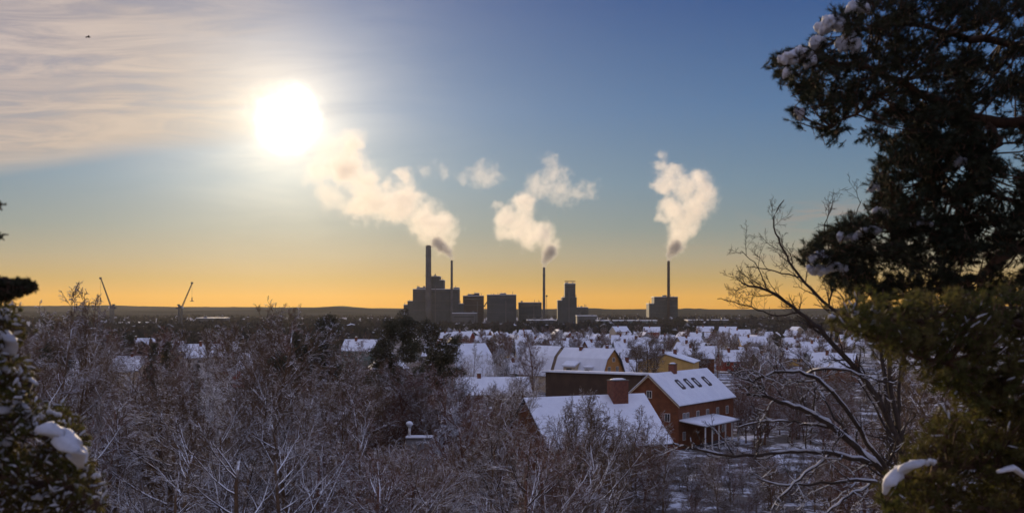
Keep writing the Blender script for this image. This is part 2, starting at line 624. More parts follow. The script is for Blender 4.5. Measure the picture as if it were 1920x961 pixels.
def blockbuilding(name, label, cat, D, depth, blocks, m, rnd, group=None, extras=()):
    """blocks = (px0, px1, top photo y): the stepped masses of one building"""
    x0 = X(blocks[0][0], D)
    root = thing(name, label, cat, (x0, D, 0), 0, group)
    for i, (a, c, t) in enumerate(blocks):
        gg = Geo()
        zt = zpx(t, D)
        ax, cx = X(a, D) - x0, X(c, D) - x0
        gg.box(ax, cx, i * .6, depth * rnd.uniform(.8, 1.0), -1, zt)
        # pilasters and joints on the front
        k = max(2, int((cx - ax) / 9))
        for j in range(k + 1):
            xx = ax + (cx - ax) * j / k
            gg.box(xx - .35 if j else xx, xx + .35 if j < k else xx, i * .6 - .4, i * .6 - .003, -1, zt - .6)
        w = gg.build('wall', m, root)
        gg = Geo()
        gg.box(ax - .4, cx + .4, i * .6 - .5, depth + .5, zt + .003, zt + .9)
        gg.build('roof', SNOW, root)
        nb = rnd.randint(1, 3)
        gg = Geo()
        for _ in range(nb):
            xx = rnd.uniform(ax + 2, max(ax + 2.5, cx - 5))
            gg.box(xx, xx + rnd.uniform(2, 5), 6 + i, 12 + i, zt + .91, zt + rnd.uniform(2, 4.5))
        if cx - ax > 12:
            gg.build('roof_vent', STEEL, root)
        for _ in range(3 if cx - ax > 12 else 1):
            gg = Geo()
            xx = rnd.uniform(ax + 1, cx - 1)
            hh = rnd.uniform(2, 7)
            gg.tube([(xx, 4, zt + .91), (xx, 4, zt + hh)], [.45, .4], 8)
            gg.build('exhaust_pipe', STEEL, root, True)
        if cx - ax > 16:
            gg = Geo()
            for zz in (zt * .38, zt * .66):
                gg.box(ax + 1, cx - 1, i * .6 - .9, i * .6 - .403, zz, zz + .7)
            gg.build('pipe_gallery', STEEL, root)
            gg = Geo()
            xx = rnd.uniform(ax + 3, cx - 4)
            gg.box(xx, xx + 1.6, i * .6 - 1.5, i * .6 - .403, -1, zt * .8)
            gg.build('duct', STEEL, root)
        # one long strip of high windows
        if cx - ax > 18:
            gg = Geo()
            gg.box(ax + 3, cx - 3, i * .6 - .5, i * .6 - .41, zt - 7, zt - 5.4)
            gg.build('window', GLASS, root)
    return root


rnd = random.Random(11)
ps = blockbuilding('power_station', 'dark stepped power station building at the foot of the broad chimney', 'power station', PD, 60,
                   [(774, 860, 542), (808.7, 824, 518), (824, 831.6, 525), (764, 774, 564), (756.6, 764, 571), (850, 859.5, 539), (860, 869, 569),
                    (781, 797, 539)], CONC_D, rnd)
blockbuilding('boiler_house', 'brown boiler house with roof vents just right of the power station', 'industrial building', PD + 20, 45,
              [(868, 906.5, 554.5), (877, 884, 551.5), (889, 898, 549.5)], CONC_B, rnd)
b3 = blockbuilding('turbine_hall', 'broad flat-topped block between the boiler house and the low hall', 'industrial building', PD, 55,
                   [(913, 968, 552.5), (938, 949, 550)], CONC_D, rnd)
blockbuilding('storage_hall', 'low dark hall left of the slim middle chimney', 'industrial building', PD + 30, 50, [(972, 1015.5, 567)], CONC_D, rnd)
tw = blockbuilding('silo_tower', 'dark square tower with a railing between the two right chimneys', 'tower', PD - 60, 32,
                   [(1059, 1079, 531.5), (1054, 1059, 557.5), (1045.5, 1054, 563), (1079, 1081.5, 557), (1081.5, 1103, 576)], CONC_D, rnd)
gg = Geo()
Dt = PD - 60
tx0, tx1, tz = 0, X(1079, Dt) - X(1059, Dt), zpx(531.5, Dt)
for k in range(7):
    xx = tx0 + 1 + (tx1 - 2) * k / 6
    gg.box(xx - .2, xx + .2, 1, 1.4, tz + .9, tz + 5)
gg.box(tx0, tx1, .9, 1.5, tz + 5, tz + 5.8)
gg.box(tx0, tx1, 26, 26.5, tz + 4.6, tz + 5.2)
gg.build('railing', STEEL, tw)
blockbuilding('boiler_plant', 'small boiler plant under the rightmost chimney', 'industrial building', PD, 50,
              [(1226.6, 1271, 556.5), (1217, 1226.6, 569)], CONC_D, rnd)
blockbuilding('warehouse', 'low grey warehouse with a flat snow roof below the square tower', 'warehouse', 1750, 40, [(1082, 1119, 592)], CONC, rnd)
blockbuilding('warehouse', 'long green warehouse with a sunlit snow roof edge, right of the grey one', 'warehouse', 1690, 50, [(1121, 1236, 601)], GREENW, rnd)
blockbuilding('warehouse', 'long low shed far left below the cranes with a bright roof edge', 'warehouse', 1500, 40, [(218, 262, 605)], CONC, rnd)
blockbuilding('warehouse', 'pale low shed right of the second crane', 'warehouse', 1900, 40, [(368, 420, 596)], CONC, rnd)
blockbuilding('warehouse', 'white-roofed shed under the broad chimney', 'warehouse', 1900, 30, [(848, 893, 587)], CONC, rnd)
blockbuilding('warehouse', 'dark flat shed right of the boiler plant', 'warehouse', 1800, 40, [(1290, 1372, 600)], CONC, rnd)
blockbuilding('warehouse', 'grey shed at the foot of the slim middle chimney', 'warehouse', 1600, 40, [(988, 1040, 600)], CONC, rnd)


def stack(label, px0, px1, top, D, m, flues=1):
    r = (px1 - px0) / 2 * D / F
    cx = X((px0 + px1) / 2, D)
    root = thing('chimney_stack', label, 'chimney', (cx, D, 0), 0, 'tall chimneys of the power station')
    zt = zpx(top, D)
    gg = Geo()
    gg.tube([(0, 0, -1), (0, 0, zt * .3), (0, 0, zt * .7), (0, 0, zt)], [r * 1.12, r * 1.05, r, r * .97], 24)
    gg.build('shaft', m, root, True)
    gg = Geo()
    gg.tube([(0, 0, zt + .003), (0, 0, zt + .9)], [r * 1.1, r * 1.1], 24)
    gg.tube([(0, 0, zt + .903), (0, 0, zt + 2.6)], [r * .75, r * .72], 20)
    gg.build('cap', STEEL, root)
    for zz in (.35, .62, .88):
        gg = Geo()
        gg.tube([(0, 0, zt * zz), (0, 0, zt * zz + .5)], [r * 1.35, r * 1.35], 24)
        gg.build('platform', STEEL, root)
    return root


stack('broadest concrete chimney rising beside the power station tower', 798, 808.6, 462, PD - 8, CONC)
stack('thin dark chimney at the right end of the power station', 844.8, 849.2, 490, PD - 8, CONC)
stack('slim pale chimney standing free left of the square tower', 1017.6, 1022.4, 503, PD - 20, CONC)
stack('dark chimney on the boiler plant, rightmost of the four', 1250.8, 1256.2, 491, PD - 8, CONC_B)
r_ = thing('radio_mast', 'thin lattice mast just right of the slim middle chimney', 'mast', (X(1025, PD), PD, 0))
gg = Geo()
for sx_ in (-.6, .6):
    gg.beam((sx_, 0, -1), (sx_ * .5, 0, zpx(556)), .35)
for k in range(12):
    z0 = k * 4.3
    gg.beam((-.6, 0, z0), (.6, 0, z0 + 4.3), .2)
gg.build('lattice', STEEL, r_)
gg = Geo()
gg.box(-1.8, 1.8, -.6, .6, zpx(556), zpx(553))
gg.build('antenna', STEEL, r_)
# conveyor between boiler house and block
r_ = thing('conveyor_bridge', 'sloping enclosed conveyor bridge between the brown boiler house and the broad block', 'conveyor', (X(906.5, PD), PD + 10, 0))
gg = Geo()
gg.beam((.3, 6, zpx(575)), (6.7, 6, zpx(566)), 2.2)
gg.build('gallery', CONC, r_)
gg = Geo()
gg.beam((3.5, 6, -1), (3.5, 6, zpx(573)), .6)
gg.build('leg', STEEL, r_)


def crane(label, pxm, pxj, pyj, D, flip):
    """luffing tower crane: mast, cab, jib, hook"""
    root = thing('tower_crane', label, 'crane', (X(pxm, D), D, 0), 0, 'luffing cranes over the left skyline')
    s = D / F
    zt = zpx(578, D)
    gg = Geo()
    w = 1.9
    zs = np.arange(0, zt, 3.0)
    for a in (-w, w):
        for c in (-w, w):
            gg.beam((a, c, -1), (a, c, zt), .5)
    for k, z in enumerate(zs):
        for a in (-w, w):
            gg.beam((-w, a, z), (w, a, z + 3), .3)
            gg.beam((a, -w, z + 3), (a, w, z), .3)
            gg.beam((-w, a, z), (w, a, z), .28)
    gg.build('mast', STEEL, root)
    gg = Geo()
    gg.box(-2.2, 2.2, -2, 2, zt, zt + 3.6)
    gg.box(-flip * 2.3, -flip * 1.2, -2.6, 1.2, zt + 1.0, zt + 3.0) if False else None
    gg.box(flip * -2.0 - 1.5, flip * -2.0 + 1.5, -1.4, 1.4, zt + 3.61, zt + 5.4)
    gg.build('machine_house', STEEL, root)
    gg = Geo()
    gg.box(min(flip * 2.3, flip * 4.0), max(flip * 2.3, flip * 4.0), -1, 1, zt + .4, zt + 2.6)
    gg.build('cab', WHITEW, root)
    gg = Geo()
    gg.box(min(-flip * 5.2, -flip * 2.3), max(-flip * 5.2, -flip * 2.3), -1.6, 1.6, zt - .5, zt + 2.0)
    gg.build('counterweight', CONC, root)
    tip = Vector(((pxj - pxm) * s, 0, zpx(pyj, D)))
    foot = Vector((flip * 2.0, 0, zt + 3.0))
    ax = (tip - foot)
    L = ax.length
    ax.normalize()
    up = Vector((0, 1, 0)).cross(ax).normalized()
    gg = Geo()
    n = 14
    for sy in (-.8, .8):
        gg.beam(foot + Vector((0, sy, 0)), tip + Vector((0, sy * .5, 0)), .45)
    gg.beam(foot + up * 1.5, tip + up * .3, .45)
    for k in range(n):
        p = foot + ax * (L * k / n)
        q = foot + ax * (L * (k + 1) / n)
        for sy in (-.8, .8):
            gg.beam(p + Vector((0, sy, 0)), q + up * 1.4, .25)
            gg.beam(p + up * 1.4, p + Vector((0, sy, 0)), .25)
    gg.box(tip.x - 1.3, tip.x + 1.3, -.8, .8, tip.z - 1.4, tip.z + 1.0)
    gg.build('jib', STEEL, root)
    gg = Geo()
    gg.beam(tip - Vector((0, 0, 1.4)), Vector((tip.x, 0, zpx(557, D))), .16)
    gg.build('hoist_cable', STEEL, root)
    gg = Geo()
    zb = zpx(562, D)
    gg.box(tip.x - .5, tip.x + .5, -.5, .5, zb + .2, zpx(557, D))
    gg.prism([(-2.2, zb - 1.2), (2.2, zb - 1.2), (.4, zb + .19), (-.4, zb + .19)], tip.x - .5, tip.x + .5)
    gg.box(tip.x - 2.4, tip.x + 2.4, -.55, .55, zb - 1.8, zb - 1.203)
    gg.build('hook_block', STEEL, root)


crane('luffing crane with jib leaning left, left of the pair', 210, 188.5, 521, 1350, -1)
crane('luffing crane with jib leaning right, right of the pair', 338, 360, 530, 1400, 1)


# ------------------------------------------------------------------ steam plumes
def plume(label, D, puffs, dens, soft=.70, ragged=1.75, nscale=.032, warp=24, depth=.5, col=(.995, .965, .90), aniso=.42, grow=1.25):
    """steam: a hull round the puffs; inside it the density thins out and tears towards the edges of every puff"""
    c0 = at(puffs[0][0], puffs[0][1], D)
    gg = Geo()
    P = []
    for (px, py, r) in puffs:
        R = r * D / F * grow
        c = at(px, py, D) - c0
        c.y += rnd.uniform(-1, 1) * R * depth
        P.append((c, R))
        gg.raw(IC3_V * (R * 1.12 + warp * .35) + np.array(c), IC3_F)
    m = bpy.data.materials.new('steam')
    m.use_nodes = True
    t = m.node_tree
    t.nodes.clear()
    q = NB(t)
    out = q.n('ShaderNodeOutputMaterial')
    pv = q.n('ShaderNodeVolumePrincipled')
    pv.inputs['Color'].default_value = (*col, 1)
    pv.inputs['Anisotropy'].default_value = aniso
    p = q.n('ShaderNodeTexCoord').outputs['Object']
    nw = q.n('ShaderNodeTexNoise')
    q.put(nw.inputs['Vector'], p)
    nw.inputs['Scale'].default_value = nscale * .8
    nw.inputs['Detail'].default_value = 2
    off = q.n('ShaderNodeVectorMath', operation='SCALE')
    q.put(off.inputs[0], q.vm('SUBTRACT', nw.outputs['Color'], (.5, .5, .5)))
    off.inputs['Scale'].default_value = warp * 2
    pw = q.vm('ADD', p, off.outputs[0])
    f = None
    for c, R in P:
        dn = q.n('ShaderNodeVectorMath', operation='DISTANCE')
        q.put(dn.inputs[0], pw)
        dn.inputs[1].default_value = tuple(c)
        d = q.m('MULTIPLY', dn.outputs['Value'], 1 / R)
        f = d if f is None else q.m('SMOOTH_MIN', f, d, .45)
    fb = q.noise(p, nscale, 8, .66, .4)
    f = q.m('ADD', f, q.m('MULTIPLY', q.m('SUBTRACT', fb, .5), ragged))
    fb2 = q.noise(p, nscale * 3.1, 5, .6, .8)
    f = q.m('ADD', f, q.m('MULTIPLY', q.m('SUBTRACT', fb2, .5), ragged * .55))
    q.put(pv.inputs['Density'], q.ss(f, 1 - soft, .95, dens, 0.0))
    t.links.new(pv.outputs[0], out.inputs['Volume'])
    m.cycles.volume_step_rate = .2
    o = gg.build('steam_plume', m, None, True)
    o.location = c0
    tag(o, label, 'steam', kind='stuff')
    md = o.modifiers.new('remesh', 'REMESH')
    md.mode = 'VOXEL'
    md.voxel_size = max(1.0, min(6.0, P[0][1] * .3))
    return o


rnd = random.Random(21)
plume('large cream steam cloud drifting left from the two power station chimneys', PD - 8,
      [(835, 455, 18), (815, 448, 17), (832, 425, 26), (800, 415, 36), (765, 375, 32), (755, 330, 18), (735, 385, 34), (700, 375, 38),
       (672, 388, 26), (690, 345, 30), (662, 318, 32), (660, 280, 24), (635, 320, 26)], .024)
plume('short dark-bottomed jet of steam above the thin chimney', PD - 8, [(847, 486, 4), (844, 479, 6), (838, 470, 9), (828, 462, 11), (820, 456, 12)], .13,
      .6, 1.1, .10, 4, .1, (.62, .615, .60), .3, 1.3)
plume('thin veil of steam trailing up towards the sun', PD - 8, [(640, 300, 34), (615, 280, 30), (600, 310, 30), (655, 262, 26), (590, 330, 24), (620, 370, 30)], .012, .8, 1.9)
plume('rounded steam cloud above the slim middle chimney', PD - 20,
      [(1030, 462, 17), (1022, 445, 22), (1000, 438, 26), (978, 425, 32), (950, 438, 20), (945, 408, 20), (985, 390, 24), (975, 370, 14), (932, 385, 12)], .024)
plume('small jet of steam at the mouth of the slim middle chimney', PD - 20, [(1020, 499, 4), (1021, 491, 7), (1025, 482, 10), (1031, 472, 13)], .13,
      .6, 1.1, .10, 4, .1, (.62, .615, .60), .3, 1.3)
plume('ragged thin steam drifting right above the rounded cloud', PD - 20,
      [(1010, 350, 26), (1035, 330, 24), (1050, 360, 26), (1080, 362, 20), (1108, 357, 17), (990, 365, 20), (1030, 300, 18), (1060, 335, 18)], .010, .85, 2.2, .045)
plume('faint scrap of steam between the two left plumes', PD - 20, [(905, 328, 26), (930, 325, 18), (868, 330, 16), (800, 320, 16), (835, 325, 14)], .009, .8, 2.0, .045)
plume('tall steam column above the rightmost chimney', PD - 8,
      [(1264, 462, 16), (1272, 445, 22), (1282, 425, 26), (1272, 400, 26), (1255, 385, 20), (1300, 390, 26), (1245, 350, 22), (1255, 325, 22), (1285, 350, 24),
       (1305, 330, 18), (1238, 310, 13), (1318, 365, 20), (1242, 405, 14)], .025)
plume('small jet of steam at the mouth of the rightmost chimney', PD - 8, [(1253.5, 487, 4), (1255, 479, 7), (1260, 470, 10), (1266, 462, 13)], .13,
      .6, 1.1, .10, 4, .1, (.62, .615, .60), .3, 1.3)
plume('faint steam fringe right of the tall column', PD - 8, [(1318, 375, 28), (1335, 365, 20), (1312, 345, 26), (1300, 405, 22), (1240, 290, 14)], .012, .8, 1.9)

# ------------------------------------------------------------------ haze
gg = Geo()
gg.box(-6600, 6600, -100, 8600, -3, 470)
hm = bpy.data.materials.new('haze')
hm.use_nodes = True
t = hm.node_tree
t.nodes.clear()
q = NB(t)
out = q.n('ShaderNodeOutputMaterial')
pv = q.n('ShaderNodeVolumePrincipled')
pv.inputs['Color'].default_value = (.90, .86, .80, 1)
pv.inputs['Density'].default_value = 1.5e-5
pv.inputs['Anisotropy'].default_value = .35
t.links.new(pv.outputs[0], out.inputs['Volume'])
try:
    hm.cycles.homogeneous_volume = True
except Exception:
    pass
tag(gg.build('haze', hm), 'thin winter haze over the plain', 'haze', kind='stuff')

# ------------------------------------------------------------------ houses
def win(root, face, u, z, w, hh, L, Wd, frame=TRIM):
    """window in a wall: face front (v=0), back, end0 (u=0), end1 (u=L)"""
    fr, pn = Geo(), Geo()
    f = .10

    def bx(g, a0, a1, z0, z1, d0, d1):
        if face == 'front':
            g.box(a0, a1, -d1, -d0, z0, z1)
        elif face == 'back':
            g.box(a0, a1, Wd + d0, Wd + d1, z0, z1)
        elif face == 'end0':
            g.box(-d1, -d0, a0, a1, z0, z1)
        else:
            g.box(L + d0, L + d1, a0, a1, z0, z1)
    for (a0, a1, z0, z1) in ((u, u + f, z, z + hh), (u + w - f, u + w, z, z + hh), (u + f, u + w - f, z, z + f), (u + f, u + w - f, z + hh - f, z + hh),
                             (u + w / 2 - .04, u + w / 2 + .04, z + f, z + hh - f)):
        bx(fr, a0, a1, z0, z1, .003, .09)
    bx(pn, u + f, u + w / 2 - .04, z + f, z + hh - f, .003, .04)
    bx(pn, u + w / 2 + .04, u + w - f, z + f, z + hh - f, .003, .04)
    o = fr.build('window', frame, root)
    pn.build('pane', GLASS, o)
    return o


def house(name, label, cat, corner, tdeg, L, Wd, ze, zr, wall, style='gable', chims=(), wins=(), group=None, gz=0.0, snow_t=.22, over=.5,
          deck=None, chim_m=None, far=False):
    root = thing(name, label, cat, (corner[0], corner[1], gz), math.radians(tdeg), group)
    ov = over
    if style == 'gambrel':
        k = ze + .62 * (zr - ze)
        prof = [(0, ze), (Wd * .20, k), (Wd / 2, zr), (Wd * .80, k), (Wd, ze)]
    elif style == 'flat':
        prof = [(0, ze), (Wd, zr)]
    else:
        prof = [(0, ze), (Wd / 2, zr), (Wd, ze)]
    g = Geo()
    if style == 'hip':
        g.box(0, L, 0, Wd, -2, ze)
    else:
        g.prism([(0, -2)] + prof + [(Wd, -2)], 0, L)
    g.build('wall', wall, root)
    # roof shell: profile pushed out by the eaves
    (v0, z0), (v1, z1) = prof[0], prof[1]
    s0 = (z1 - z0) / max(.1, (v1 - v0))
    pr = [(v0 - ov, z0 - ov * s0 if style != 'flat' else z0)] + prof[1:-1]
    if style == 'flat':
        pr = [(-ov, ze), (Wd + ov, zr)]
    else:
        pr.append((Wd + ov, z0 - ov * s0))

    def shell(lo, hi, inset, m, nm, par):
        g = Geo()
        if style == 'hip':
            e = ov - inset
            hx = min(Wd / 2, L / 2) * .92
            zz = ze - ov * (zr - ze) / hx
            bm = bmesh.new()
            for d, rev in ((lo, 0), (hi, 1)):
                A = [bm.verts.new((x, y, zz + d)) for x, y in ((-e, -e), (L + e, -e), (L + e, Wd + e), (-e, Wd + e))]
                R = [bm.verts.new((hx, Wd / 2, zr + d)), bm.verts.new((max(L - hx, hx + .05), Wd / 2, zr + d))]
                for f in ((A[0], A[1], R[1], R[0]), (A[1], A[2], R[1]), (A[2], A[3], R[0], R[1]), (A[3], A[0], R[0])):
                    bm.faces.new(f)
                if rev == 0:
                    B = A
            for i in range(4):
                bm.faces.new((B[i], B[(i + 1) % 4], A[(i + 1) % 4], A[i]))
            g.bm(bm)
        else:
            q0 = [(v, z + lo) for v, z in pr]
            q1 = [(v, z + hi) for v, z in pr]
            if inset:
                q1[0] = (q1[0][0] + inset, q1[0][1])
                q1[-1] = (q1[-1][0] - inset, q1[-1][1])
            # split long roofs in segments so the snow gets a slightly uneven edge
            g.prism(q0 + q1[::-1], -ov + inset, L + ov - inset)
        return g.build(nm, m, par)
    r = shell(.02, .16, 0, deck or DECK, 'roof', root)
    if far:
        r.data.materials[0] = SNOW
    else:
        shell(.163, .163 + snow_t, .08, SNOW, 'snow_cover', r)
    for (u, v, w, d, zb, zt) in chims:
        g = Geo()
        g.box(u - w / 2, u + w / 2, v - d / 2, v + d / 2, zb, zt)
        c = g.build('chimney', chim_m or BRICKC, root)
        if not far:
            g = Geo()
            g.box(u - w / 2 - .08, u + w / 2 + .08, v - d / 2 - .08, v + d / 2 + .08, zt + .003, zt + .16)
            g.build('chimney_cap', CONC, c)
            g = Geo()
            blob(g, (u, v, zt + .2), (w * .5, d * .5, .22), random.Random(4))
            g.build('snow_cap', SNOW, c, True)
    for wn in wins:
        win(root, *wn, L, Wd)
    return root


red = house('brick_house', 'red brick house with four skylights in its snow roof, beside the porch', 'house', (33.3, 220), 55, 27, 13, 9.0, 14.6, BRICK,
            chims=[(10.5, 6.5, 1.5, 1.3, 13, 16.4)],
            wins=[('front', 2.0, 5.4, 1.2, 1.7), ('front', 3.6, 5.4, 1.2, 1.7), ('front', 8.3, 5.4, 1.3, 1.7), ('front', 13, 5.4, 1.3, 1.7), ('front', 18, 5.4, 1.3, 1.7),
                  ('front', 23, 5.4, 1.3, 1.7), ('end0', 1.8, 5.4, 1.2, 1.7), ('end0', 5.9, 5.4, 1.2, 1.7), ('end0', 9.8, 5.4, 1.2, 1.7),
                  ('end0', 5.9, 10.0, 1.2, 1.5), ('front', 2.0, 1.6, 1.2, 1.7), ('front', 16, 1.6, 1.2, 1.7), ('front', 21, 1.6, 1.2, 1.7)])
# skylights on the front slope
sl = (14.6 - 9.0) / 6.5
for i, u in enumerate((7.2, 11.2, 15.0, 20.0)):
    g, p_ = Geo(), Geo()
    v0, v1 = 2.5, 4.4
    z0, z1 = 9.0 + v0 * sl + .40, 9.0 + v1 * sl + .40
    for (a, c, va, vb) in ((u, u + .22, v0, v1), (u + 1.2, u + 1.42, v0, v1), (u + .22, u + 1.2, v0, v0 + .25), (u + .22, u + 1.2, v1 - .25, v1)):
        za, zb = 9.0 + va * sl + .30, 9.0 + vb * sl + .30
        g.prism([(va, za), (vb, zb), (vb, zb + .38), (va, za + .38)], a, c)
    va, vb = v0 + .25, v1 - .25
    za, zb = 9.0 + va * sl + .34, 9.0 + vb * sl + .34
    p_.prism([(va, za), (vb, zb), (vb, zb + .12), (va, za + .12)], u + .22, u + 1.2)
    o = g.build('skylight', DECK, red)
    p_.build('pane', SNOW, o)
g = Geo()
g.prism([(-6.0, 4.7), (-.02, 5.5), (-.02, 5.65), (-6.0, 4.85)], .4, 17)
o = g.build('porch_roof', DECK, red)
g = Geo()
g.prism([(-5.95, 4.853), (-.02, 5.653), (-.02, 5.92), (-5.95, 5.1)], .45, 16.9)
g.build('snow_cover', SNOW, o)
for k in range(6):
    g = Geo()
    g.box(.6 + k * 3.2, .82 + k * 3.2, -5.7, -5.48, -1, 4.72)
    g.build('porch_post', TRIM, red)
g = Geo()
g.box(.85, 16.5, -5.62, -5.54, .9, 1.0)
g.box(.85, 16.5, -5.62, -5.54, .3, .4)
g.build('porch_rail', TRIM, red)
# white barge boards
g = Geo()
for sgn in (0, 1):
    pts = [(-.5, 9.0 - .5 * sl), (6.5, 14.6)] if sgn == 0 else [(6.5, 14.6), (13.5, 9.0 - .5 * sl)]
    (a, za), (c, zc) = pts
    g.prism([(a, za - .28), (c, zc - .28), (c, zc), (a, za)], -.56, -.503)
g.build('barge_board', CREAM, red)

big = house('large_house', 'big snow-roofed house with a massive brick chimney in front of the red brick house', 'house', (6.2, 177.3), 25, 22.9, 18, 5.5, 12.8, BRICK,
            chims=[(17.4, 8.2, 3.0, 2.2, 9, 15.6)], wins=[('front', 2, 2.0, 1.3, 1.6), ('front', 6, 2.0, 1.3, 1.6), ('front', 11, 2.0, 1.3, 1.6), ('end1', 5, 2, 1.2, 1.6)])
slab = house('school_building', 'long dark brown flat-roofed building with a sunlit snow edge', 'building', (8.4, 275), -30, 26, 14, 12.3, 11.5, BROWNW, style='flat',
             wins=[('front', 1.5 + k * 3.1, 4.0, 1.9, 1.6) for k in range(8)], snow_t=.45, over=.7)
house('gabled_house', 'yellow house with a wide low gable behind the red brick house', 'house', (65.5, 398), 74, 20, 20, 8.6, 11.6, YELLOW,
      chims=[(12, 8, 1.2, 1.2, 10, 13)], wins=[('end0', 3, 2.6, 1.2, 1.3), ('end0', 9, 2.6, 1.2, 1.3), ('end0', 15, 2.6, 1.2, 1.3), ('front', 4, 2.6, 1.2, 1.3)])
house('mansard_house', 'orange-gabled mansard house with a small dormer, right of the twin snow roofs', 'house', (13.9, 366.3), -48, 22, 11, 6.6, 15.0, ORANGE, style='gambrel',
      chims=[(8, 5, 1.1, 1.1, 13, 15.6)], wins=[('end1', 2.8, 8.0, 1.3, 1.7), ('end1', 6.6, 8.0, 1.3, 1.7), ('end1', 4.9, 11.2, 1.2, 1.4), ('front', 3, 3.4, 1.2, 1.5),
                                                ('front', 8, 3.4, 1.2, 1.5)])
man = [o for o in bpy.data.objects if o.name == 'mansard_house'][0]
g = Geo()
g.prism([(-.3, 6.4), (3.2, 6.4), (3.2, 9.6), (1.2, 9.6), (-.3, 9.2)], 14.4, 17.2)
d = g.build('dormer', WHITEW, man)
g = Geo()
g.prism([(-.6, 9.22), (3.4, 9.63), (3.4, 10.1), (-.6, 9.6)], 14.1, 17.5)
g.build('snow_cover', SNOW, d)
g = Geo()
g.box(14.9, 16.7, -.36, -.303, 7.1, 8.5)
g.build('pane', GLASS, d)
# arched front gable of the dormer side
g = Geo()
g.prism([(-.8, 5.8), (-.8, 9.5), (1, 10.5), (4.5, 10.6), (4.5, 5.8)], 5.4, 10.6)
d = g.build('cross_gable', CREAM, man)
g = Geo()
g.prism([(-1.2, 9.3), (.9, 10.55), (4.7, 10.75), (4.7, 11.2), (.8, 11.0), (-1.2, 9.8)], 5.0, 11.0)
g.build('snow_cover', SNOW, d)
g = Geo()
g.box(6.8, 9.2, -.86, -.803, 7.4, 8.8)
g.build('pane', GLASS, d)
house('mansard_house', 'twin mansard house with plain snow roof, left of the orange gable', 'house', (2.4, 381), -48, 15, 11, 6.6, 15.2, CREAM, style='gambrel',
      wins=[('front', 2, 3.4, 1.2, 1.5), ('front', 7, 3.4, 1.2, 1.5), ('end1', 4, 8, 1.1, 1.4)])
house('mansard_house', 'pink gabled mansard house with frosted trees in front, right of the pyramid roof', 'house', (-17.5, 356), 38, 15, 12, 6.8, 16.4, PINKW, style='gambrel',
      wins=[('end0', 3, 8, 1.1, 1.4), ('end0', 7.6, 8, 1.1, 1.4), ('front', 3, 3.4, 1.1, 1.4), ('front', 9, 3.4, 1.1, 1.4)])
house('hipped_house', 'small house with a pointed snow pyramid roof among the bare trees', 'house', (-41, 322), 12, 10.5, 10, 11.3 - 0.5, 14.8 + .5, GREYW, style='hip',
      wins=[('front', 2, 7, 1.1, 1.4), ('front', 6, 7, 1.1, 1.4)])
house('barn_house', 'grey gambrel-roofed house behind the snowy spruce on the far left', 'house', (-113, 262), 14, 9, 9, 9.5, 15.4, GREYW, style='gambrel',
      wins=[('front', 2, 5, 1.1, 1.4), ('end1', 3, 9, 1.1, 1.3)])
house('cottage', 'cottage with a pale snow roof left of the dark spruces', 'house', (-121, 330), -12, 9.5, 9, 10.0, 13.6, CREAM, chims=[(5, 4.5, .9, .9, 12, 14.6)],
      wins=[('front', 2, 6.6, 1.1, 1.4), ('front', 6, 6.6, 1.1, 1.4)])
house('cottage', 'low cottage roof between the bare trees below the right crane', 'house', (-104, 395), 10, 12, 9, 6.5, 11.8, REDW,
      wins=[('front', 2, 3, 1.1, 1.4), ('front', 7, 3, 1.1, 1.4)])
house('cottage', 'snowy low roof deep in the thicket left of the small flue', 'house', (-19, 226), -18, 14, 9, 3.8, 7.6, REDW,
      wins=[('front', 2, 1.6, 1.1, 1.2), ('front', 7, 1.6, 1.1, 1.2)])
house('cottage', 'red cottage with a broken snow cover left of the dark brown building', 'house', (-14, 285), 8, 19, 10, 6.0, 9.8, BRICK, chims=[(6, 5, 1, 1, 9, 11)],
      wins=[('front', 2, 3, 1.1, 1.4), ('front', 7, 3, 1.1, 1.4), ('front', 13, 3, 1.1, 1.4)])
cot = house('flue_cottage', 'small grey shed with a sunlit snow edge and a tall metal flue', 'house', (-14.4, 150), 2, 3.4, 5, 10.35, 9.9, GREYW, style='flat',
            wins=[('front', 1.2, 5, 1.1, 1.3)], over=.2, gz=0)
g = Geo()
g.tube([(.35, .8, 10.2), (.35, .8, 11.9)], [.17, .17], 12)
c = g.build('flue_pipe', METALW, cot, True)
g = Geo()
blob(g, (.35, .8, 12.3), (.5, .5, .42), random.Random(7), .12)
g.build('snow_cap', SNOW, c, True)
g = Geo()
g.tube([(.35, .8, 11.903), (.35, .8, 12.1)], [.32, .30], 12)
g.build('flue_cowl', METALW, c, True)

# the snowy suburb: each house a thing of its own
rnd = random.Random(31)
walls = [(YELLOW, 'yellow'), (CREAM, 'cream'), (REDW, 'red'), (WHITEW, 'white'), (GREYW, 'grey'), (BRICK, 'brick'), (GREENW, 'green')]
spots = []
rows = [(430, 6), (490, 8), (560, 9), (640, 10), (730, 11), (830, 11), (940, 11), (1060, 11)]
for ri, (D, n) in enumerate(rows):
    for k in range(n):
        if D < 700:
            px = 930 + (k + rnd.uniform(.2, .8)) * (1560 - 930) / n
        else:
            px = 800 + (k + rnd.uniform(.15, .85)) * (1640 - 800) / n
        spots.append((ri, px, D * rnd.uniform(.97, 1.03)))
for px, D in ((792, 470), (805, 620), (640, 520), (345, 430), (380, 520), (300, 560), (240, 620), (410, 640), (520, 560), (600, 680), (670, 600)):
    spots.append((8, px, D))
protos = {}
rowname = ['nearest', 'second', 'third', 'fourth', 'fifth', 'sixth', 'seventh', 'farthest']
n_in = {}
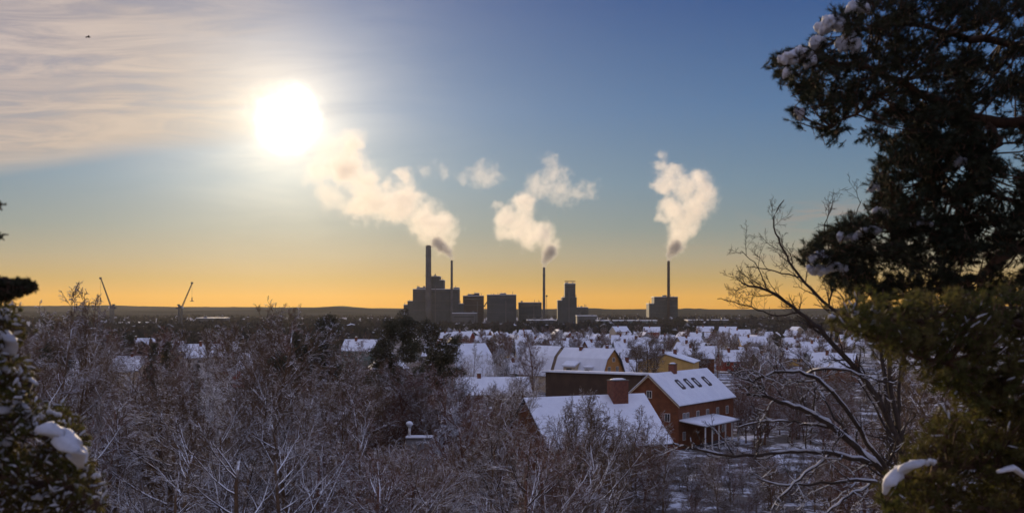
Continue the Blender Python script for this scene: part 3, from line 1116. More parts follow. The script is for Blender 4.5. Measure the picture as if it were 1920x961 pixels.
for ri, px, D in sorted(spots, key=lambda s: (s[0], s[1])):
    if ri == 0 and (1225 < px < 1425):
        continue
    wi = rnd.randrange(len(walls))
    big_ = rnd.random() < .35
    key = (wi, big_, D < 700)
    wm, wn = walls[wi]
    n_in[ri] = n_in.get(ri, 0) + 1
    t = rnd.choice([-38, -24, -10, 2, 14, 28] if D < 600 else [-38, -24, -10, 2, 14, 28, 101, 108])
    if ri < 8:
        label = '%s-walled snow-roofed house, %s from the left in the %s suburb row' % (wn, ORD[n_in[ri] - 1], rowname[ri])
    else:
        label = '%s-walled snow-roofed house, %s from the left among the left-hand trees' % (wn, ORD[n_in[ri] - 1])
    if key not in protos:
        L, Wd = (16, 11) if big_ else (11.5, 9)
        ze, zr = (6.2, 11.0) if big_ else (3.9, 8.4)
        wins = [('front', 1.4 + q_ * 3.6, ze - 2.2, 1.5, 1.4) for q_ in range(4 if big_ else 3)] + [('end0', 3, ze - 2.2, 1.3, 1.4), ('end1', 3, ze - 2.2, 1.3, 1.4)] if D < 700 else []
        if D < 700:
            wins.append(('end0', Wd / 2 - .7, ze + .6, 1.3, 1.3))
        o = house('suburb_house', label, 'house', (0, 0), 0, L, Wd, ze, zr, wm, chims=[(L * .35, Wd / 2 - .6, 1.1, 1.1, zr - 1.5, zr + 1.3)], wins=wins,
                  group='houses of the snowy suburb', far=D > 700)
        protos[key] = o
    else:
        o = copy_tree(protos[key])
        o['label'] = label
    x = X(px, D)
    o.location = (x, D, ground_z(x, D) + rnd.uniform(-.3, .6) + (2.5 if ri == 8 and D < 600 else 0))
    o.rotation_euler.z = math.radians(t + rnd.uniform(-6, 6))

# ------------------------------------------------------------------ trees
class Segs:
    def __init__(s):
        s.a, s.b, s.r, s.q = [], [], [], []

    def add(s, a, b_, r, q_):
        s.a.append(a)
        s.b.append(b_)
        s.r.append(r)
        s.q.append(q_)

    def into(s, g, k, rlo=0, rhi=9):
        if not s.a:
            return
        r = np.array(s.r)
        m = (r >= rlo) & (r < rhi)
        if m.any():
            g.segs(np.array(s.a)[m], np.array(s.b)[m], r[m], np.array(s.q)[m], k)


def rand_perp(rnd, d):
    while True:
        v = Vector((rnd.uniform(-1, 1), rnd.uniform(-1, 1), rnd.uniform(-1, 1)))
        p = v - d * v.dot(d)
        if p.length > .2:
            return p.normalized()


def grow(rnd, segs, p, d, L, r, lvl, P):
    """one branch and its children; P = per-level settings"""
    n = P['n'][lvl]
    step = L / n
    pts = [p.copy()]
    dirs = []
    d = d.normalized()
    wob = P['wob'][lvl]
    for i in range(n):
        d = (d + Vector((rnd.gauss(0, wob), rnd.gauss(0, wob), rnd.gauss(0, wob))) + Vector((0, 0, P['up'][lvl]))).normalized()
        q_ = pts[-1] + d * step
        r0 = max(P['rmin'], r * (1 - .8 * i / n))
        r1 = max(P['rmin'] * .8, r * (1 - .8 * (i + 1) / n))
        segs[lvl].add(tuple(pts[-1]), tuple(q_), r0, r1)
        pts.append(q_)
        dirs.append(d.copy())
    if lvl + 1 >= P['levels']:
        return
    nc = P['kids'][lvl]
    for k in range(nc):
        t = P['t0'][lvl] + (1 - P['t0'][lvl]) * (k + rnd.uniform(0, .9)) / nc
        i = min(n - 1, int(t * n))
        q_ = pts[i].lerp(pts[i + 1], t * n - i)
        dd = dirs[i]
        a = math.radians(rnd.uniform(*P['ang'][lvl]))
        nd = dd * math.cos(a) + rand_perp(rnd, dd) * math.sin(a)
        if lvl > 0 and nd.z < -.3:
            nd.z *= .3
        LL = L * P['len'][lvl] * (1 - P['fall'][lvl] * t) * rnd.uniform(.7, 1.2)
        grow(rnd, segs, q_, nd, LL, max(P['rmin'], r * (1 - .75 * t) * P['rr']), lvl + 1, P)


BROAD = dict(n=[9, 7, 5, 3, 2], wob=[.05, .08, .10, .13, .15], up=[.03, .06, .05, .02, 0], kids=[11, 7, 6, 5, 0], t0=[.22, .25, .15, .1, 0],
             ang=[(30, 58), (28, 55), (25, 60), (25, 60), (0, 0)], len=[.62, .55, .5, .5, .5], fall=[.62, .4, .3, .3, 0], rr=.55, rmin=.016, levels=5)
BIRCH = dict(BROAD, kids=[16, 8, 6, 4, 0], t0=[.2, .12, .1, .1, 0], ang=[(22, 42), (25, 50), (25, 60), (25, 60), (0, 0)], len=[.42, .45, .5, .5, .5],
             up=[.02, .05, -.02, -.05, -.1], fall=[.65, .4, .3, .3, 0])
DENSEP = dict(BROAD, kids=[16, 8, 6, 5, 0], t0=[.14, .12, .1, .1, 0], ang=[(35, 75), (30, 60), (25, 60), (25, 60), (0, 0)], len=[.50, .55, .5, .5, .5],
              fall=[.35, .3, .3, .3, 0], up=[.02, .06, .04, .02, 0])
SHRUB = dict(BROAD, kids=[18, 7, 6, 4, 0], t0=[.03, .1, .1, .1, 0], ang=[(20, 70), (25, 55), (25, 60), (25, 60), (0, 0)], len=[.85, .5, .5, .5, .5],
             fall=[.55, .3, .3, .3, 0], rmin=.014)
FARP = dict(BROAD, levels=4, kids=[16, 9, 7, 0], rmin=.045, n=[6, 5, 3, 2], t0=[.2, .2, .15, .1])


def bare_tree(seed, H, P, r0, bark, name='bare_tree', limb=None):
    rnd = random.Random(seed)
    segs = [Segs() for _ in range(5)]
    P = dict(P)
    grow(rnd, segs, Vector((0, 0, -.4)), Vector((rnd.uniform(-.06, .06), rnd.uniform(-.06, .06), 1)), H * .86, r0, 0, P)
    root = thing(name, 'x', 'tree')
    g = Geo()
    s0 = segs[0]
    g.tube([s0.a[0]] + s0.b, [s0.r[0] * 1.25] + s0.q, 8)
    g.build('trunk', bark, root, True)
    g = Geo()
    segs[1].into(g, 6)
    if limb:
        segs[2].into(g, 5)
    g.build('limbs', limb or bark, root, True)
    g = Geo()
    if not limb:
        segs[2].into(g, 4)
    segs[3].into(g, 3)
    segs[4].into(g, 3)
    root['H'] = max(v[:, 2].max() for v in g.v)
    g.build('crown', bark, root, True)
    return root


def needle_card(g, c, d, L, w, rnd, n):
    """n thin needle triangles round a shoot at c along d, numpy batch"""
    c = np.array(c)
    d = np.array(d)
    ref = np.array([0, 0, 1.]) if abs(d[2]) < .9 else np.array([1., 0, 0])
    u = np.cross(d, ref)
    u /= np.linalg.norm(u)
    v = np.cross(d, u)
    th = rs.uniform(0, 6.283, n)
    tt = rs.uniform(-.5, .6, n)
    sp = rs.uniform(.45, 1.0, n)
    base = c + np.outer(tt * L * 1.1, d)
    out = np.outer(np.cos(th), u) + np.outer(np.sin(th), v)
    dr = out * sp[:, None] + d * rs.uniform(.3, .9, n)[:, None]
    dr /= np.linalg.norm(dr, axis=1)[:, None]
    side = np.cross(dr, out + .01)
    side /= np.linalg.norm(side, axis=1)[:, None] + 1e-9
    tip = base + dr * (L * rs.uniform(.7, 1.1, n))[:, None]
    V = np.stack([base - side * w / 2, base + side * w / 2, tip], 1).reshape(-1, 3)
    g.raw(V, np.arange(3 * n).reshape(-1, 3))


def clumps_tris(g, centers, r, n, size):
    """cloud of small leaf triangles round each centre"""
    centers = np.asarray(centers)
    m = len(centers)
    P = rs.normal(0, 1, (m, n, 3))
    P /= np.linalg.norm(P, axis=2)[..., None]
    P *= (rs.uniform(.3, 1, (m, n, 1)) ** .5) * r
    C = (centers[:, None, :] + P * np.array([1, 1, .55])).reshape(-1, 3)
    N = len(C)
    A = rs.normal(0, 1, (N, 3)) * size
    B = rs.normal(0, 1, (N, 3)) * size
    V = np.stack([C, C + A, C + B], 1).reshape(-1, 3)
    g.raw(V, np.arange(3 * N).reshape(-1, 3))


def spruce(seed, H, name='spruce_tree'):
    rnd = random.Random(seed)
    root = thing(name, 'x', 'tree')
    g = Geo()
    g.tube([(0, 0, -.5), (0, 0, H * .5), (0, 0, H)], [.3, .18, .03], 8)
    g.build('trunk', BARK_D, root, True)
    g = Geo()
    cs = []
    z = H * .08
    while z < H:
        k = 1 - z / H
        R = H * .20 * k ** .8 + .25
        for j in range(max(4, int(9 * k + 4))):
            a = rnd.uniform(0, 6.283)
            Rr = R * rnd.uniform(.7, 1.12)
            for q_ in np.linspace(.25, 1, max(2, int(Rr / .55))):
                cs.append((math.cos(a) * Rr * q_, math.sin(a) * Rr * q_, z - Rr * .28 * q_ + rnd.uniform(-.15, .15)))
        z += rnd.uniform(.35, .6)
    clumps_tris(g, cs, .55, 16, .16)
    root['H'] = max(v[:, 2].max() for v in g.v)
    g.build('crown', NEEDLE_F, root)
    return root


def pine(seed, H, name='pine_tree'):
    rnd = random.Random(seed)
    root = thing(name, 'x', 'tree')
    segs = [Segs() for _ in range(5)]
    P = dict(BROAD, levels=3, kids=[14, 5, 0], t0=[.42, .35, 0], ang=[(45, 80), (30, 60), (0, 0)], len=[.42, .45], fall=[.45, .3], up=[0, .06, .05], rmin=.03)
    grow(rnd, segs, Vector((0, 0, -.4)), Vector((rnd.uniform(-.05, .05), 0, 1)), H * .92, .32, 0, P)
    g = Geo()
    g.tube([segs[0].a[0]] + segs[0].b, [.36] + segs[0].q, 8)
    g.build('trunk', BARK_P, root, True)
    g = Geo()
    segs[1].into(g, 5)
    segs[2].into(g, 4)
    l = g.build('limb_wood', BARK_D, root, True)
    g = Geo()
    cs = [p for p in segs[2].b] + [p for i, p in enumerate(segs[1].b) if i % 7 > 3]
    c2 = []
    for p in cs:
        for _ in range(2):
            c2.append((p[0] + rnd.gauss(0, .4), p[1] + rnd.gauss(0, .4), p[2] + rnd.uniform(-.1, .4)))
    clumps_tris(g, c2, .75, 40, .15)
    root['H'] = max(v[:, 2].max() for v in g.v)
    g.build('crown', NEEDLE_F, root)
    return root


T = {}
T['broad'] = [bare_tree(101 + i, 20, BROAD, .30, [BARK_D, BARK_R, BARK_D, BARK_S][i % 4]) for i in range(4)]
T['nbroad'] = [bare_tree(151 + i, 18, BROAD, .28, [BARK_D, BARK_R, BARK_S][i % 3], 'bare_tree', LIMB_S) for i in range(5)]
T['nbirch'] = [bare_tree(251 + i, 18, BIRCH, .22, BARK_D, 'birch_tree', LIMB_S) for i in range(2)]
HERO = dict(BROAD, kids=[13, 8, 5, 3, 0], len=[.60, .52, .55, .55, .5], n=[10, 9, 7, 4, 2], t0=[.18, .15, .12, .1, 0], ang=[(35, 68), (28, 52), (22, 50), (25, 60), (0, 0)],
            wob=[.05, .07, .09, .12, .15])
T['hero'] = [bare_tree(171 + i, 18, HERO, .36, [BARK_D, BARK_S, BARK_R, BARK_S][i % 4], 'oak_tree', LIMB_S) for i in range(4)]
T['birch'] = [bare_tree(201 + i, 20, BIRCH, .22, [BARK_D, BARK_S][i % 2], 'birch_tree') for i in range(3)]
T['dense'] = [bare_tree(301 + i, 14, DENSEP, .30, [BARK_D, BARK_R][i % 2], 'round_crowned_tree') for i in range(2)]  # round-crowned form of the bare tree, no particular species
T['shrub'] = [bare_tree(401 + i, 8, SHRUB, .12, [BARK_R, BARK_S, BARK_D][i % 3], 'bare_shrub') for i in range(3)]
T['frost'] = [bare_tree(501, 10, DENSEP, .18, BARK_G, 'frosted_tree'), bare_tree(502, 16, BIRCH, .18, BARK_G, 'frosted_tree')]
T['far'] = [bare_tree(601 + i, 14, FARP, .25, [BARK_D, BARK_R, BARK_G][i % 3], 'small_bare_tree') for i in range(3)]  # coarser bare tree for the distance, in woods as well as gardens
T['spruce'] = [spruce(701, 16), spruce(702, 12)]
T['pine'] = [pine(801, 19), pine(802, 16)]
USED = set()
WORD = {'hero': 'spreading oak with snow-lined limbs', 'nbroad': 'bare tree with snow-lined limbs', 'nbirch': 'slim tree with snow-lined limbs', 'broad': 'broad bare tree', 'birch': 'slender bare birch', 'dense': 'dense round-crowned bare tree', 'shrub': 'twiggy bare shrub',
        'frost': 'frosted pale tree', 'far': 'small bare tree', 'spruce': 'dark snow-dusted spruce', 'pine': 'dark round-topped pine'}
PLACED = []


def put_tree(kind, idx, px, D, top=None, H=None, rnd=random, gz=None, label=None, lean=0):
    pr = T[kind][idx % len(T[kind])]
    x = X(px, D)
    gz = ground_z(x, D) if gz is None else gz
    if H is None:
        H = zpx(top, D) - gz
    if pr.name in USED:
        o = copy_tree(pr)
    else:
        o = pr
        USED.add(pr.name)
    s = H / pr['H']
    w = s * rnd.uniform(.9, 1.1)
    if s > 1.25:
        w = s * .85
    o.location = (x, D, gz)
    o.scale = (w, w, s)
    o.rotation_euler = (rnd.uniform(-.04, .04), rnd.uniform(-.04, .04) + lean, rnd.uniform(0, 6.283))
    PLACED.append((o, kind, px, D, label))
    return o


rnd = random.Random(77)
# explicit landmark trees
put_tree('broad', 0, 500, 118, top=556, rnd=rnd, label='tall broad bare tree whose top breaks the horizon left of centre')
put_tree('broad', 2, 545, 128, top=566, rnd=rnd, label='bare tree leaning against the horizon just right of the tallest crown')
put_tree('pine', 0, 738, 190, top=575, rnd=rnd, label='dark round-topped pine left of the power station, right of its pair')
put_tree('pine', 1, 645, 200, top=582, rnd=rnd, label='dark round-topped pine left of the power station, left of its pair')
put_tree('pine', 1, 775, 215, top=592, rnd=rnd, label='thin pine hugging the right side of the pine pair')
put_tree('spruce', 0, 285, 205, top=640, rnd=rnd, label='dark green spruce below the gap between the cranes')
put_tree('spruce', 1, 310, 235, top=636, rnd=rnd, label='smaller spruce tucked behind the dark green one below the cranes')
put_tree('spruce', 1, 900, 520, top=640, rnd=rnd, label='far spruce in the suburb left of the mansard houses')
put_tree('dense', 0, 1212, 370, top=612, rnd=rnd, label='big round dense tree between the mansard houses and the yellow gable')
put_tree('dense', 0, 1225, 390, top=625, rnd=rnd, label='round tree merging with the right side of the big dense tree')
put_tree('dense', 0, 1190, 385, top=632, rnd=rnd, label='round tree merging with the left side of the big dense tree')
put_tree('dense', 1, 1440, 255, top=640, rnd=rnd, label='reddish bare tree just right of the yellow gable')
put_tree('dense', 1, 1400, 300, top=655, rnd=rnd, label='reddish bare tree touching the yellow gable')
put_tree('dense', 1, 1000, 350, top=612, rnd=rnd, label='rusty dense bare tree above the twin mansard roof')
put_tree('broad', 1, 1030, 410, top=610, rnd=rnd, label='dark bare tree behind the twin mansard roof')
put_tree('frost', 0, 845, 195, top=705, rnd=rnd, label='round frosted tree in the thicket right of the small flue')
put_tree('frost', 1, 885, 300, top=640, rnd=rnd, label='frosted tree in front of the pink mansard house')
put_tree('frost', 0, 925, 310, top=655, rnd=rnd, label='pale frosted tree right of the pink mansard house')
put_tree('frost', 0, 830, 330, top=652, rnd=rnd, label='rounded frosted tree between the pyramid roof and the pink house')
put_tree('birch', 0, 1135, 140, top=722, rnd=rnd, label='thin bare birch standing in front of the big snow roof')
put_tree('birch', 2, 1180, 150, top=765, rnd=rnd, label='small bare birch low in front of the big snow roof')
put_tree('birch', 2, 1085, 152, top=735, rnd=rnd, label='bare birch at the left end of the big snow roof')
put_tree('broad', 3, 905, 120, top=690, rnd=rnd, label='bare tree with a dark forked stem in front of the red cottage')
for k, (px, top) in enumerate(((35, 492), (75, 520), (112, 535), (15, 520), (135, 548))):
    put_tree('birch', k, px, 88 + 5 * k, top=top, rnd=rnd, label='thin bare treetop against the orange sky, %s from the left edge' % ORD[(1, 2, 3, 0, 4)[k]])

# the thicket: rows of bare trees on the slope and plain
rowsT = [  # D, px from, px to, count, top at left, top at right, kinds
    (64, 150, 1150, 8, 760, 800, ['hero']),
    (76, 60, 1180, 10, 745, 790, ['hero', 'nbroad', 'hero']),
    (90, 20, 1100, 13, 700, 765, ['hero', 'nbroad', 'nbirch', 'hero']),
    (106, 0, 1050, 19, 660, 735, ['nbroad', 'birch', 'dense']),
    (128, -20, 940, 19, 640, 715, ['nbroad', 'birch', 'broad', 'frost']),
    (155, -20, 760, 17, 622, 690, ['broad', 'birch', 'dense']),
    (190, -20, 800, 18, 606, 668, ['broad', 'birch', 'broad', 'pine']),
    (240, -20, 700, 17, 598, 625, ['broad', 'dense', 'birch']),
    (310, -20, 700, 17, 594, 608, ['far', 'far', 'spruce']),
    (400, -20, 720, 15, 593, 602, ['far', 'far', 'pine']),
]
for ri, (D, a, c, n, t0, t1, kinds) in enumerate(rowsT):
    for k in range(n):
        f = (k + rnd.uniform(.1, .9)) / n
        px = a + (c - a) * f
        top = t0 + (t1 - t0) * f ** 1.3 + rnd.uniform(-6, 22) * (1 if D > 140 else 2)
        if 190 < px < 480 and D > 200:
            top += rnd.uniform(0, 14)
        # keep the views open that the photo shows
        if 200 < px < 265 and D < 320 and top < 700:
            top = 700 + rnd.uniform(0, 40)
        if 320 < px < 420 and 150 < D < 380:
            top = max(top, 668 + rnd.uniform(0, 20))
        if 700 < px < 800 and 90 < D < 300:
            top = max(top, 702 + rnd.uniform(0, 20))
        if 640 < px < 800 and D > 300:
            continue
        if 940 < px and D < 160:
            top = max(top, 745 + (px - 940) * .25 + rnd.uniform(0, 30))
        if 690 < px < 850 and D < 160:
            top = max(top, 845)
        kind = kinds[rnd.randrange(len(kinds))]
        put_tree(kind, rnd.randrange(12), px, D * rnd.uniform(.94, 1.06), top=top, rnd=rnd)
# low growth around the near houses
for k in range(40):
    px = rnd.uniform(940, 1240)
    put_tree('shrub', rnd.randrange(3), px, rnd.uniform(95, 170), H=rnd.uniform(4, 7), rnd=rnd)
for k in range(12):
    put_tree('shrub', rnd.randrange(3), rnd.uniform(1150, 1420), rnd.uniform(118, 168), H=rnd.uniform(3.5, 6), rnd=rnd)
for k in range(46):
    put_tree(['dense', 'shrub', 'broad'][k % 3], 1 + 2 * rnd.randrange(4) if k % 3 == 0 else rnd.randrange(12), rnd.uniform(1375, 1800), rnd.uniform(215, 330), H=rnd.uniform(7, 14), rnd=rnd)
for k in range(26):
    put_tree(['dense', 'broad', 'birch'][k % 3], k, rnd.uniform(1560, 1900), rnd.uniform(120, 210), H=rnd.uniform(10, 17), rnd=rnd)
for px, top in ((1655, 660), (1690, 650), (1735, 640)):
    put_tree('birch', 0, px, 60, top=top, rnd=rnd)
for k in range(15):
    put_tree(['shrub', 'frost', 'dense'][k % 3], k, rnd.uniform(790, 1010), rnd.uniform(205, 320), H=rnd.uniform(5, 9), rnd=rnd)
for k in range(190):
    D = rnd.uniform(420, 1080)
    put_tree('far', k, rnd.uniform(800 if k % 4 else 900, 1680), D, H=rnd.uniform(8, 13) if k % 5 else rnd.uniform(13, 17), rnd=rnd)
for k in range(8):
    put_tree('spruce', k, rnd.uniform(800, 1650), rnd.uniform(420, 900), H=rnd.uniform(8, 14), rnd=rnd)
for k in range(15):
    put_tree(['dense', 'shrub'][k % 2], k, 1050 + 17 * k + rnd.uniform(-5, 5), rnd.uniform(163, 171), H=rnd.uniform(5.6, 7.6), rnd=rnd)
for k in range(46):
    put_tree(['far', 'dense', 'far', 'broad'][k % 4], k, rnd.uniform(780, 975), rnd.uniform(335, 640), H=rnd.uniform(8, 15), rnd=rnd)
for k in range(40):
    put_tree(['far', 'dense', 'far'][k % 3], k, rnd.uniform(1210, 1560), rnd.uniform(410, 640), H=rnd.uniform(6, 11), rnd=rnd)
for k in range(30):
    put_tree('shrub', [0, 2, 0, 1][k % 4], rnd.uniform(1285, 1580), rnd.uniform(150, 203), H=rnd.uniform(3.6, 5.4), rnd=rnd)
for k in range(34):
    put_tree(['dense', 'shrub', 'dense', 'broad'][k % 4], [1, 0, 0, 1][k % 4], rnd.uniform(1395, 1620), rnd.uniform(225, 340), H=rnd.uniform(8, 13), rnd=rnd)
for px, D, top in ((1062, 128, 752), (1110, 132, 760), (1158, 126, 772), (1205, 135, 768), (1240, 130, 792), (1150, 145, 780)):
    put_tree(['birch', 'broad'][px % 2], px, px, D, top=top, rnd=rnd)
for k in range(56):
    put_tree(['far', 'dense', 'far', 'broad'][k % 4], k, rnd.uniform(960, 1560), rnd.uniform(405, 720), H=rnd.uniform(8, 13), rnd=rnd)
for k in range(18):
    put_tree('shrub', [0, 2][k % 2], rnd.uniform(1290, 1600), rnd.uniform(120, 190), H=rnd.uniform(3, 4.6), rnd=rnd)
for k in range(16):
    put_tree(['broad', 'dense', 'birch', 'dense'][k % 4], k, 688 + 11 * k, rnd.uniform(162, 186), top=rnd.uniform(664, 722), rnd=rnd)
for k in range(16):
    put_tree(['dense', 'birch', 'frost', 'broad'][k % 4], k, 865 + 9.5 * k, rnd.uniform(190, 272), top=rnd.uniform(682, 742), rnd=rnd)
for px, D, top in ((1040, 150, 742), (1075, 155, 735), (1128, 150, 762), (1170, 157, 758), (1215, 152, 785), (1100, 140, 775), (1190, 144, 795)):
    put_tree(['birch', 'broad', 'broad'][px % 3], px, px, D, top=top, rnd=rnd)
for k in range(60):
    put_tree(['dense', 'dense', 'broad'][k % 3], k, rnd.uniform(955, 1540), rnd.uniform(430, 900), H=rnd.uniform(11, 16), rnd=rnd)
for k in range(22):
    put_tree(['dense', 'broad', 'dense', 'birch'][k % 4], k, rnd.uniform(1300, 1580), rnd.uniform(125, 200), top=rnd.uniform(815, 875), rnd=rnd)
for k in range(12):
    put_tree(['nbroad', 'shrub', 'hero'][k % 3], k, 690 + 14 * k, rnd.uniform(78, 128), top=rnd.uniform(828, 862), rnd=rnd)
for px, D, H in ((195, 150, 21), (225, 165, 17), (250, 172, 18), (170, 200, 24)):
    put_tree('broad', 2, px, D, H=H, rnd=rnd)
# templates that no row picked still need a place
for kind, lst in T.items():
    for i, pr in enumerate(lst):
        if pr.name not in USED:
            put_tree(kind, i, rnd.uniform(150, 600), 140, H=12, rnd=rnd)

# labels: kind + where it stands, counted within its own band
ZONES = [(-400, 160, 'left of the cranes'), (160, 270, 'below the left crane'), (270, 400, 'below the right crane'), (400, 620, 'below the sun'),
         (620, 860, 'below the power station'), (860, 1060, 'below the middle chimney'), (1060, 1210, 'below the square tower'),
         (1210, 1430, 'below the rightmost chimney'), (1430, 3000, 'behind the right-hand boughs')]
BANDS = [(0, 80, 'nearest band'), (80, 98, 'second band'), (98, 118, 'third band'), (118, 142, 'fourth band'), (142, 175, 'fifth band'), (175, 218, 'sixth band'),
         (218, 280, 'seventh band'), (280, 360, 'eighth band'), (360, 500, 'ninth band'), (500, 700, 'tenth band'), (700, 2000, 'farthest band')]
cells = {}
for o, kind, px, D, label in PLACED:
    o['category'] = 'tree' if kind != 'shrub' else 'shrub'
    if label:
        o['label'] = label
    else:
        zi = [i for i, z in enumerate(ZONES) if z[0] <= px < z[1]][0]
        bi = [i for i, z in enumerate(BANDS) if z[0] <= D < z[1]][0]
        cells.setdefault((kind, zi, bi), []).append((px, o))
    o['group'] = {'spruce': 'spruces', 'pine': 'pines', 'shrub': 'bare shrubs in the thicket'}.get(kind, 'bare winter trees')
for (kind, zi, bi), lst in cells.items():
    lst.sort(key=lambda t: t[0])
    for i, (px, o) in enumerate(lst):
        o['label'] = '%s %s, %s%s' % (WORD[kind], ZONES[zi][2], (ORD[i] + ' from left ') if len(lst) > 1 else '', 'in the ' + BANDS[bi][2])

# ------------------------------------------------------------------ near trees round the viewpoint
def inside(poly, x, y):
    c = False
    j = len(poly) - 1
    for i in range(len(poly)):
        if (poly[i][1] > y) != (poly[j][1] > y) and x < (poly[j][0] - poly[i][0]) * (y - poly[i][1]) / (poly[j][1] - poly[i][1]) + poly[i][0]:
            c = not c
        j = i
    return c


def path_pts(pts, D, wob, rnd, n=5):
    """smooth wandering line through photo points; each point (px, py, distance)"""
    P = [at(p[0], p[1], p[2] if len(p) > 2 else D) for p in pts]
    out = []
    for i in range(len(P) - 1):
        p0 = P[max(i - 1, 0)]
        p1, p2 = P[i], P[i + 1]
        p3 = P[min(i + 2, len(P) - 1)]
        for k in range(n):
            t = k / n
            q_ = .5 * ((2 * p1) + (p2 - p0) * t + (2 * p0 - 5 * p1 + 4 * p2 - p3) * t * t + (3 * p1 - p0 - 3 * p2 + p3) * t ** 3)
            if i + k > 0:
                q_ = q_ + Vector((rnd.gauss(0, wob), rnd.gauss(0, wob), rnd.gauss(0, wob)))
            out.append(q_)
    out.append(P[-1])
    return out


def snow_on(g, pts, rad, rnd, thick=.8, cover=.8, k=7):
    """lumpy line of snow lying on top of a branch, broken here and there"""
    run, rr = [], []

    def flush():
        if len(run) > 2:
            rr[0] *= .35
            rr[-1] *= .35
            g.tube(run, rr, k)
    for p, r in zip(pts, rad):
        if rnd.random() < cover:
            run.append(p + Vector((rnd.gauss(0, r * .15), rnd.gauss(0, r * .15), r * .75 * thick)))
            rr.append(r * thick * rnd.uniform(.75, 1.15) + .003)
        else:
            flush()
            run, rr = [], []
    flush()


TW = dict(n=[9, 8, 7, 5, 3], wob=[.06, .1, .16, .20, .22], up=[.03, .03, .05, .04, 0], kids=[0, 0, 6, 5, 0], t0=[.2, .2, .12, .1, 0],
          ang=[(30, 58), (28, 55), (25, 62), (25, 60), (0, 0)], len=[.6, .5, .45, .45, .5], fall=[.5, .4, .3, .3, 0], rr=.55, rmin=.0035, levels=5)


def twig_limb(root, limbs, D, bark, rnd, snow=None, twigs=1.0, tl=(.5, 1.1), P=TW, wob=.012, updir=.2, snowtwig=.5, nm='limb'):
    """limbs = list of (points, r0, r1); builds each limb, its twigs and its snow"""
    allseg = [Segs() for _ in range(5)]
    for pts, r0, r1 in limbs:
        L = path_pts(pts, D, wob, rnd)
        n = len(L)
        rad = [r0 + (r1 - r0) * i / (n - 1) for i in range(n)]
        g = Geo()
        g.tube(L, rad, 9)
        lo = g.build(nm, bark, root, True)
        if snow:
            g = Geo()
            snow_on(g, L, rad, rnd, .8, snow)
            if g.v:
                g.build('snow', SNOW_SHADED, lo, True)
        tot = sum((L[i + 1] - L[i]).length for i in range(n - 1))
        for k in range(int(tot * 5 * twigs)):
            i = rnd.randrange(max(1, n // 6), n - 1)
            dd = (L[i + 1] - L[i]).normalized()
            a = math.radians(rnd.uniform(30, 70))
            nd = dd * math.cos(a) + rand_perp(rnd, dd) * math.sin(a)
            nd.z += updir
            grow(rnd, allseg, L[i], nd, rnd.uniform(*tl) * (1 - .45 * i / n), max(rad[i] * .45, .008), 2, P)
    g = Geo()
    allseg[2].into(g, 5)
    allseg[3].into(g, 4)
    allseg[4].into(g, 3)
    tw = g.build('twigs', bark, root, True)
    if snow and snowtwig:
        g = Geo()
        for lv in (2, 3):
            s = allseg[lv]
            A, B, R, Q = [], [], [], []
            for a, c, r, q_ in zip(s.a, s.b, s.r, s.q):
                if abs(c[2] - a[2]) < .75 * math.dist(a, c) and rnd.random() < snowtwig:
                    o = r * .8 + .002
                    A.append((a[0], a[1], a[2] + o))
                    B.append((c[0], c[1], c[2] + o))
                    R.append(r * .8 + .0035)
                    Q.append(q_ * .8 + .003)
            if A:
                g.segs(A, B, R, Q, 4)
        if g.v:
            g.build('snow', SNOW_SHADED, tw, True)
    return root


# --- bare tree on the right, its limbs reaching left over the valley
rnd = random.Random(404)
rt = thing('bare_tree', 'near bare tree with dark limbs reaching up-left beside the big pine', 'tree', (0, 0, 0))
D = 24.0
twig_limb(rt, [([(1790, 1300), (1745, 1000), (1700, 860), (1640, 740), (1560, 640), (1500, 585), (1440, 545), (1390, 530)], .10, .018),
               ([(1700, 860), (1672, 740), (1660, 640), (1600, 610), (1555, 575), (1500, 520), (1470, 470), (1450, 415), (1470, 375)], .06, .010),
               ([(1500, 585), (1450, 590), (1400, 572), (1345, 560)], .022, .008),
               ([(1500, 520), (1440, 505), (1400, 500)], .018, .008),
               ([(1555, 575), (1560, 500), (1545, 430), (1560, 385)], .022, .007),
               ([(1600, 610), (1610, 520), (1600, 430), (1615, 375)], .022, .007),
               ([(1440, 545), (1420, 500), (1390, 470)], .015, .006)],
          D, BARK_N, rnd, None, .8, (.5, 1.2), updir=.25)
rt = thing('bare_tree', 'near bare tree low on the right, every limb topped with a line of snow', 'tree', (0, 0, 0))
D = 17.0
twig_limb(rt, [([(1790, 1250), (1730, 960, 17), (1640, 870), (1560, 800), (1500, 765), (1440, 745), (1400, 740)], .075, .016),
               ([(1700, 925), (1640, 850, 16.5), (1570, 745, 16), (1510, 700, 16), (1450, 700, 16), (1410, 712, 16), (1385, 700, 16)], .04, .010),
               ([(1640, 870), (1560, 850, 16.6), (1480, 845, 16.2), (1380, 855, 15.8), (1300, 838, 15.5), (1262, 830, 15.5)], .040, .010),
               ([(1730, 960), (1640, 905, 16.6), (1560, 905, 16.4), (1460, 908, 16), (1420, 895, 16)], .036, .009),
               ([(1560, 800), (1490, 790, 17.5), (1440, 790, 17.8), (1380, 800, 18)], .026, .008),
               ([(1600, 835), (1560, 770, 17.2), (1530, 720, 17.6), (1530, 690, 18)], .024, .007),
               ([(1560, 850), (1520, 880, 16.2), (1470, 925, 16), (1440, 975, 15.8)], .026, .010),
               ([(1640, 905), (1590, 930, 16.2), (1540, 965, 16), (1500, 990, 16)], .026, .010),
               ([(1510, 700), (1560, 690, 16.2), (1620, 705, 16.6), (1680, 720, 17)], .022, .014),
               ([(1440, 745), (1425, 700, 17), (1440, 668, 17.2)], .014, .006)],
          D, BARK_N, rnd, .93, .7, (.35, .9), updir=.12, snowtwig=.75)
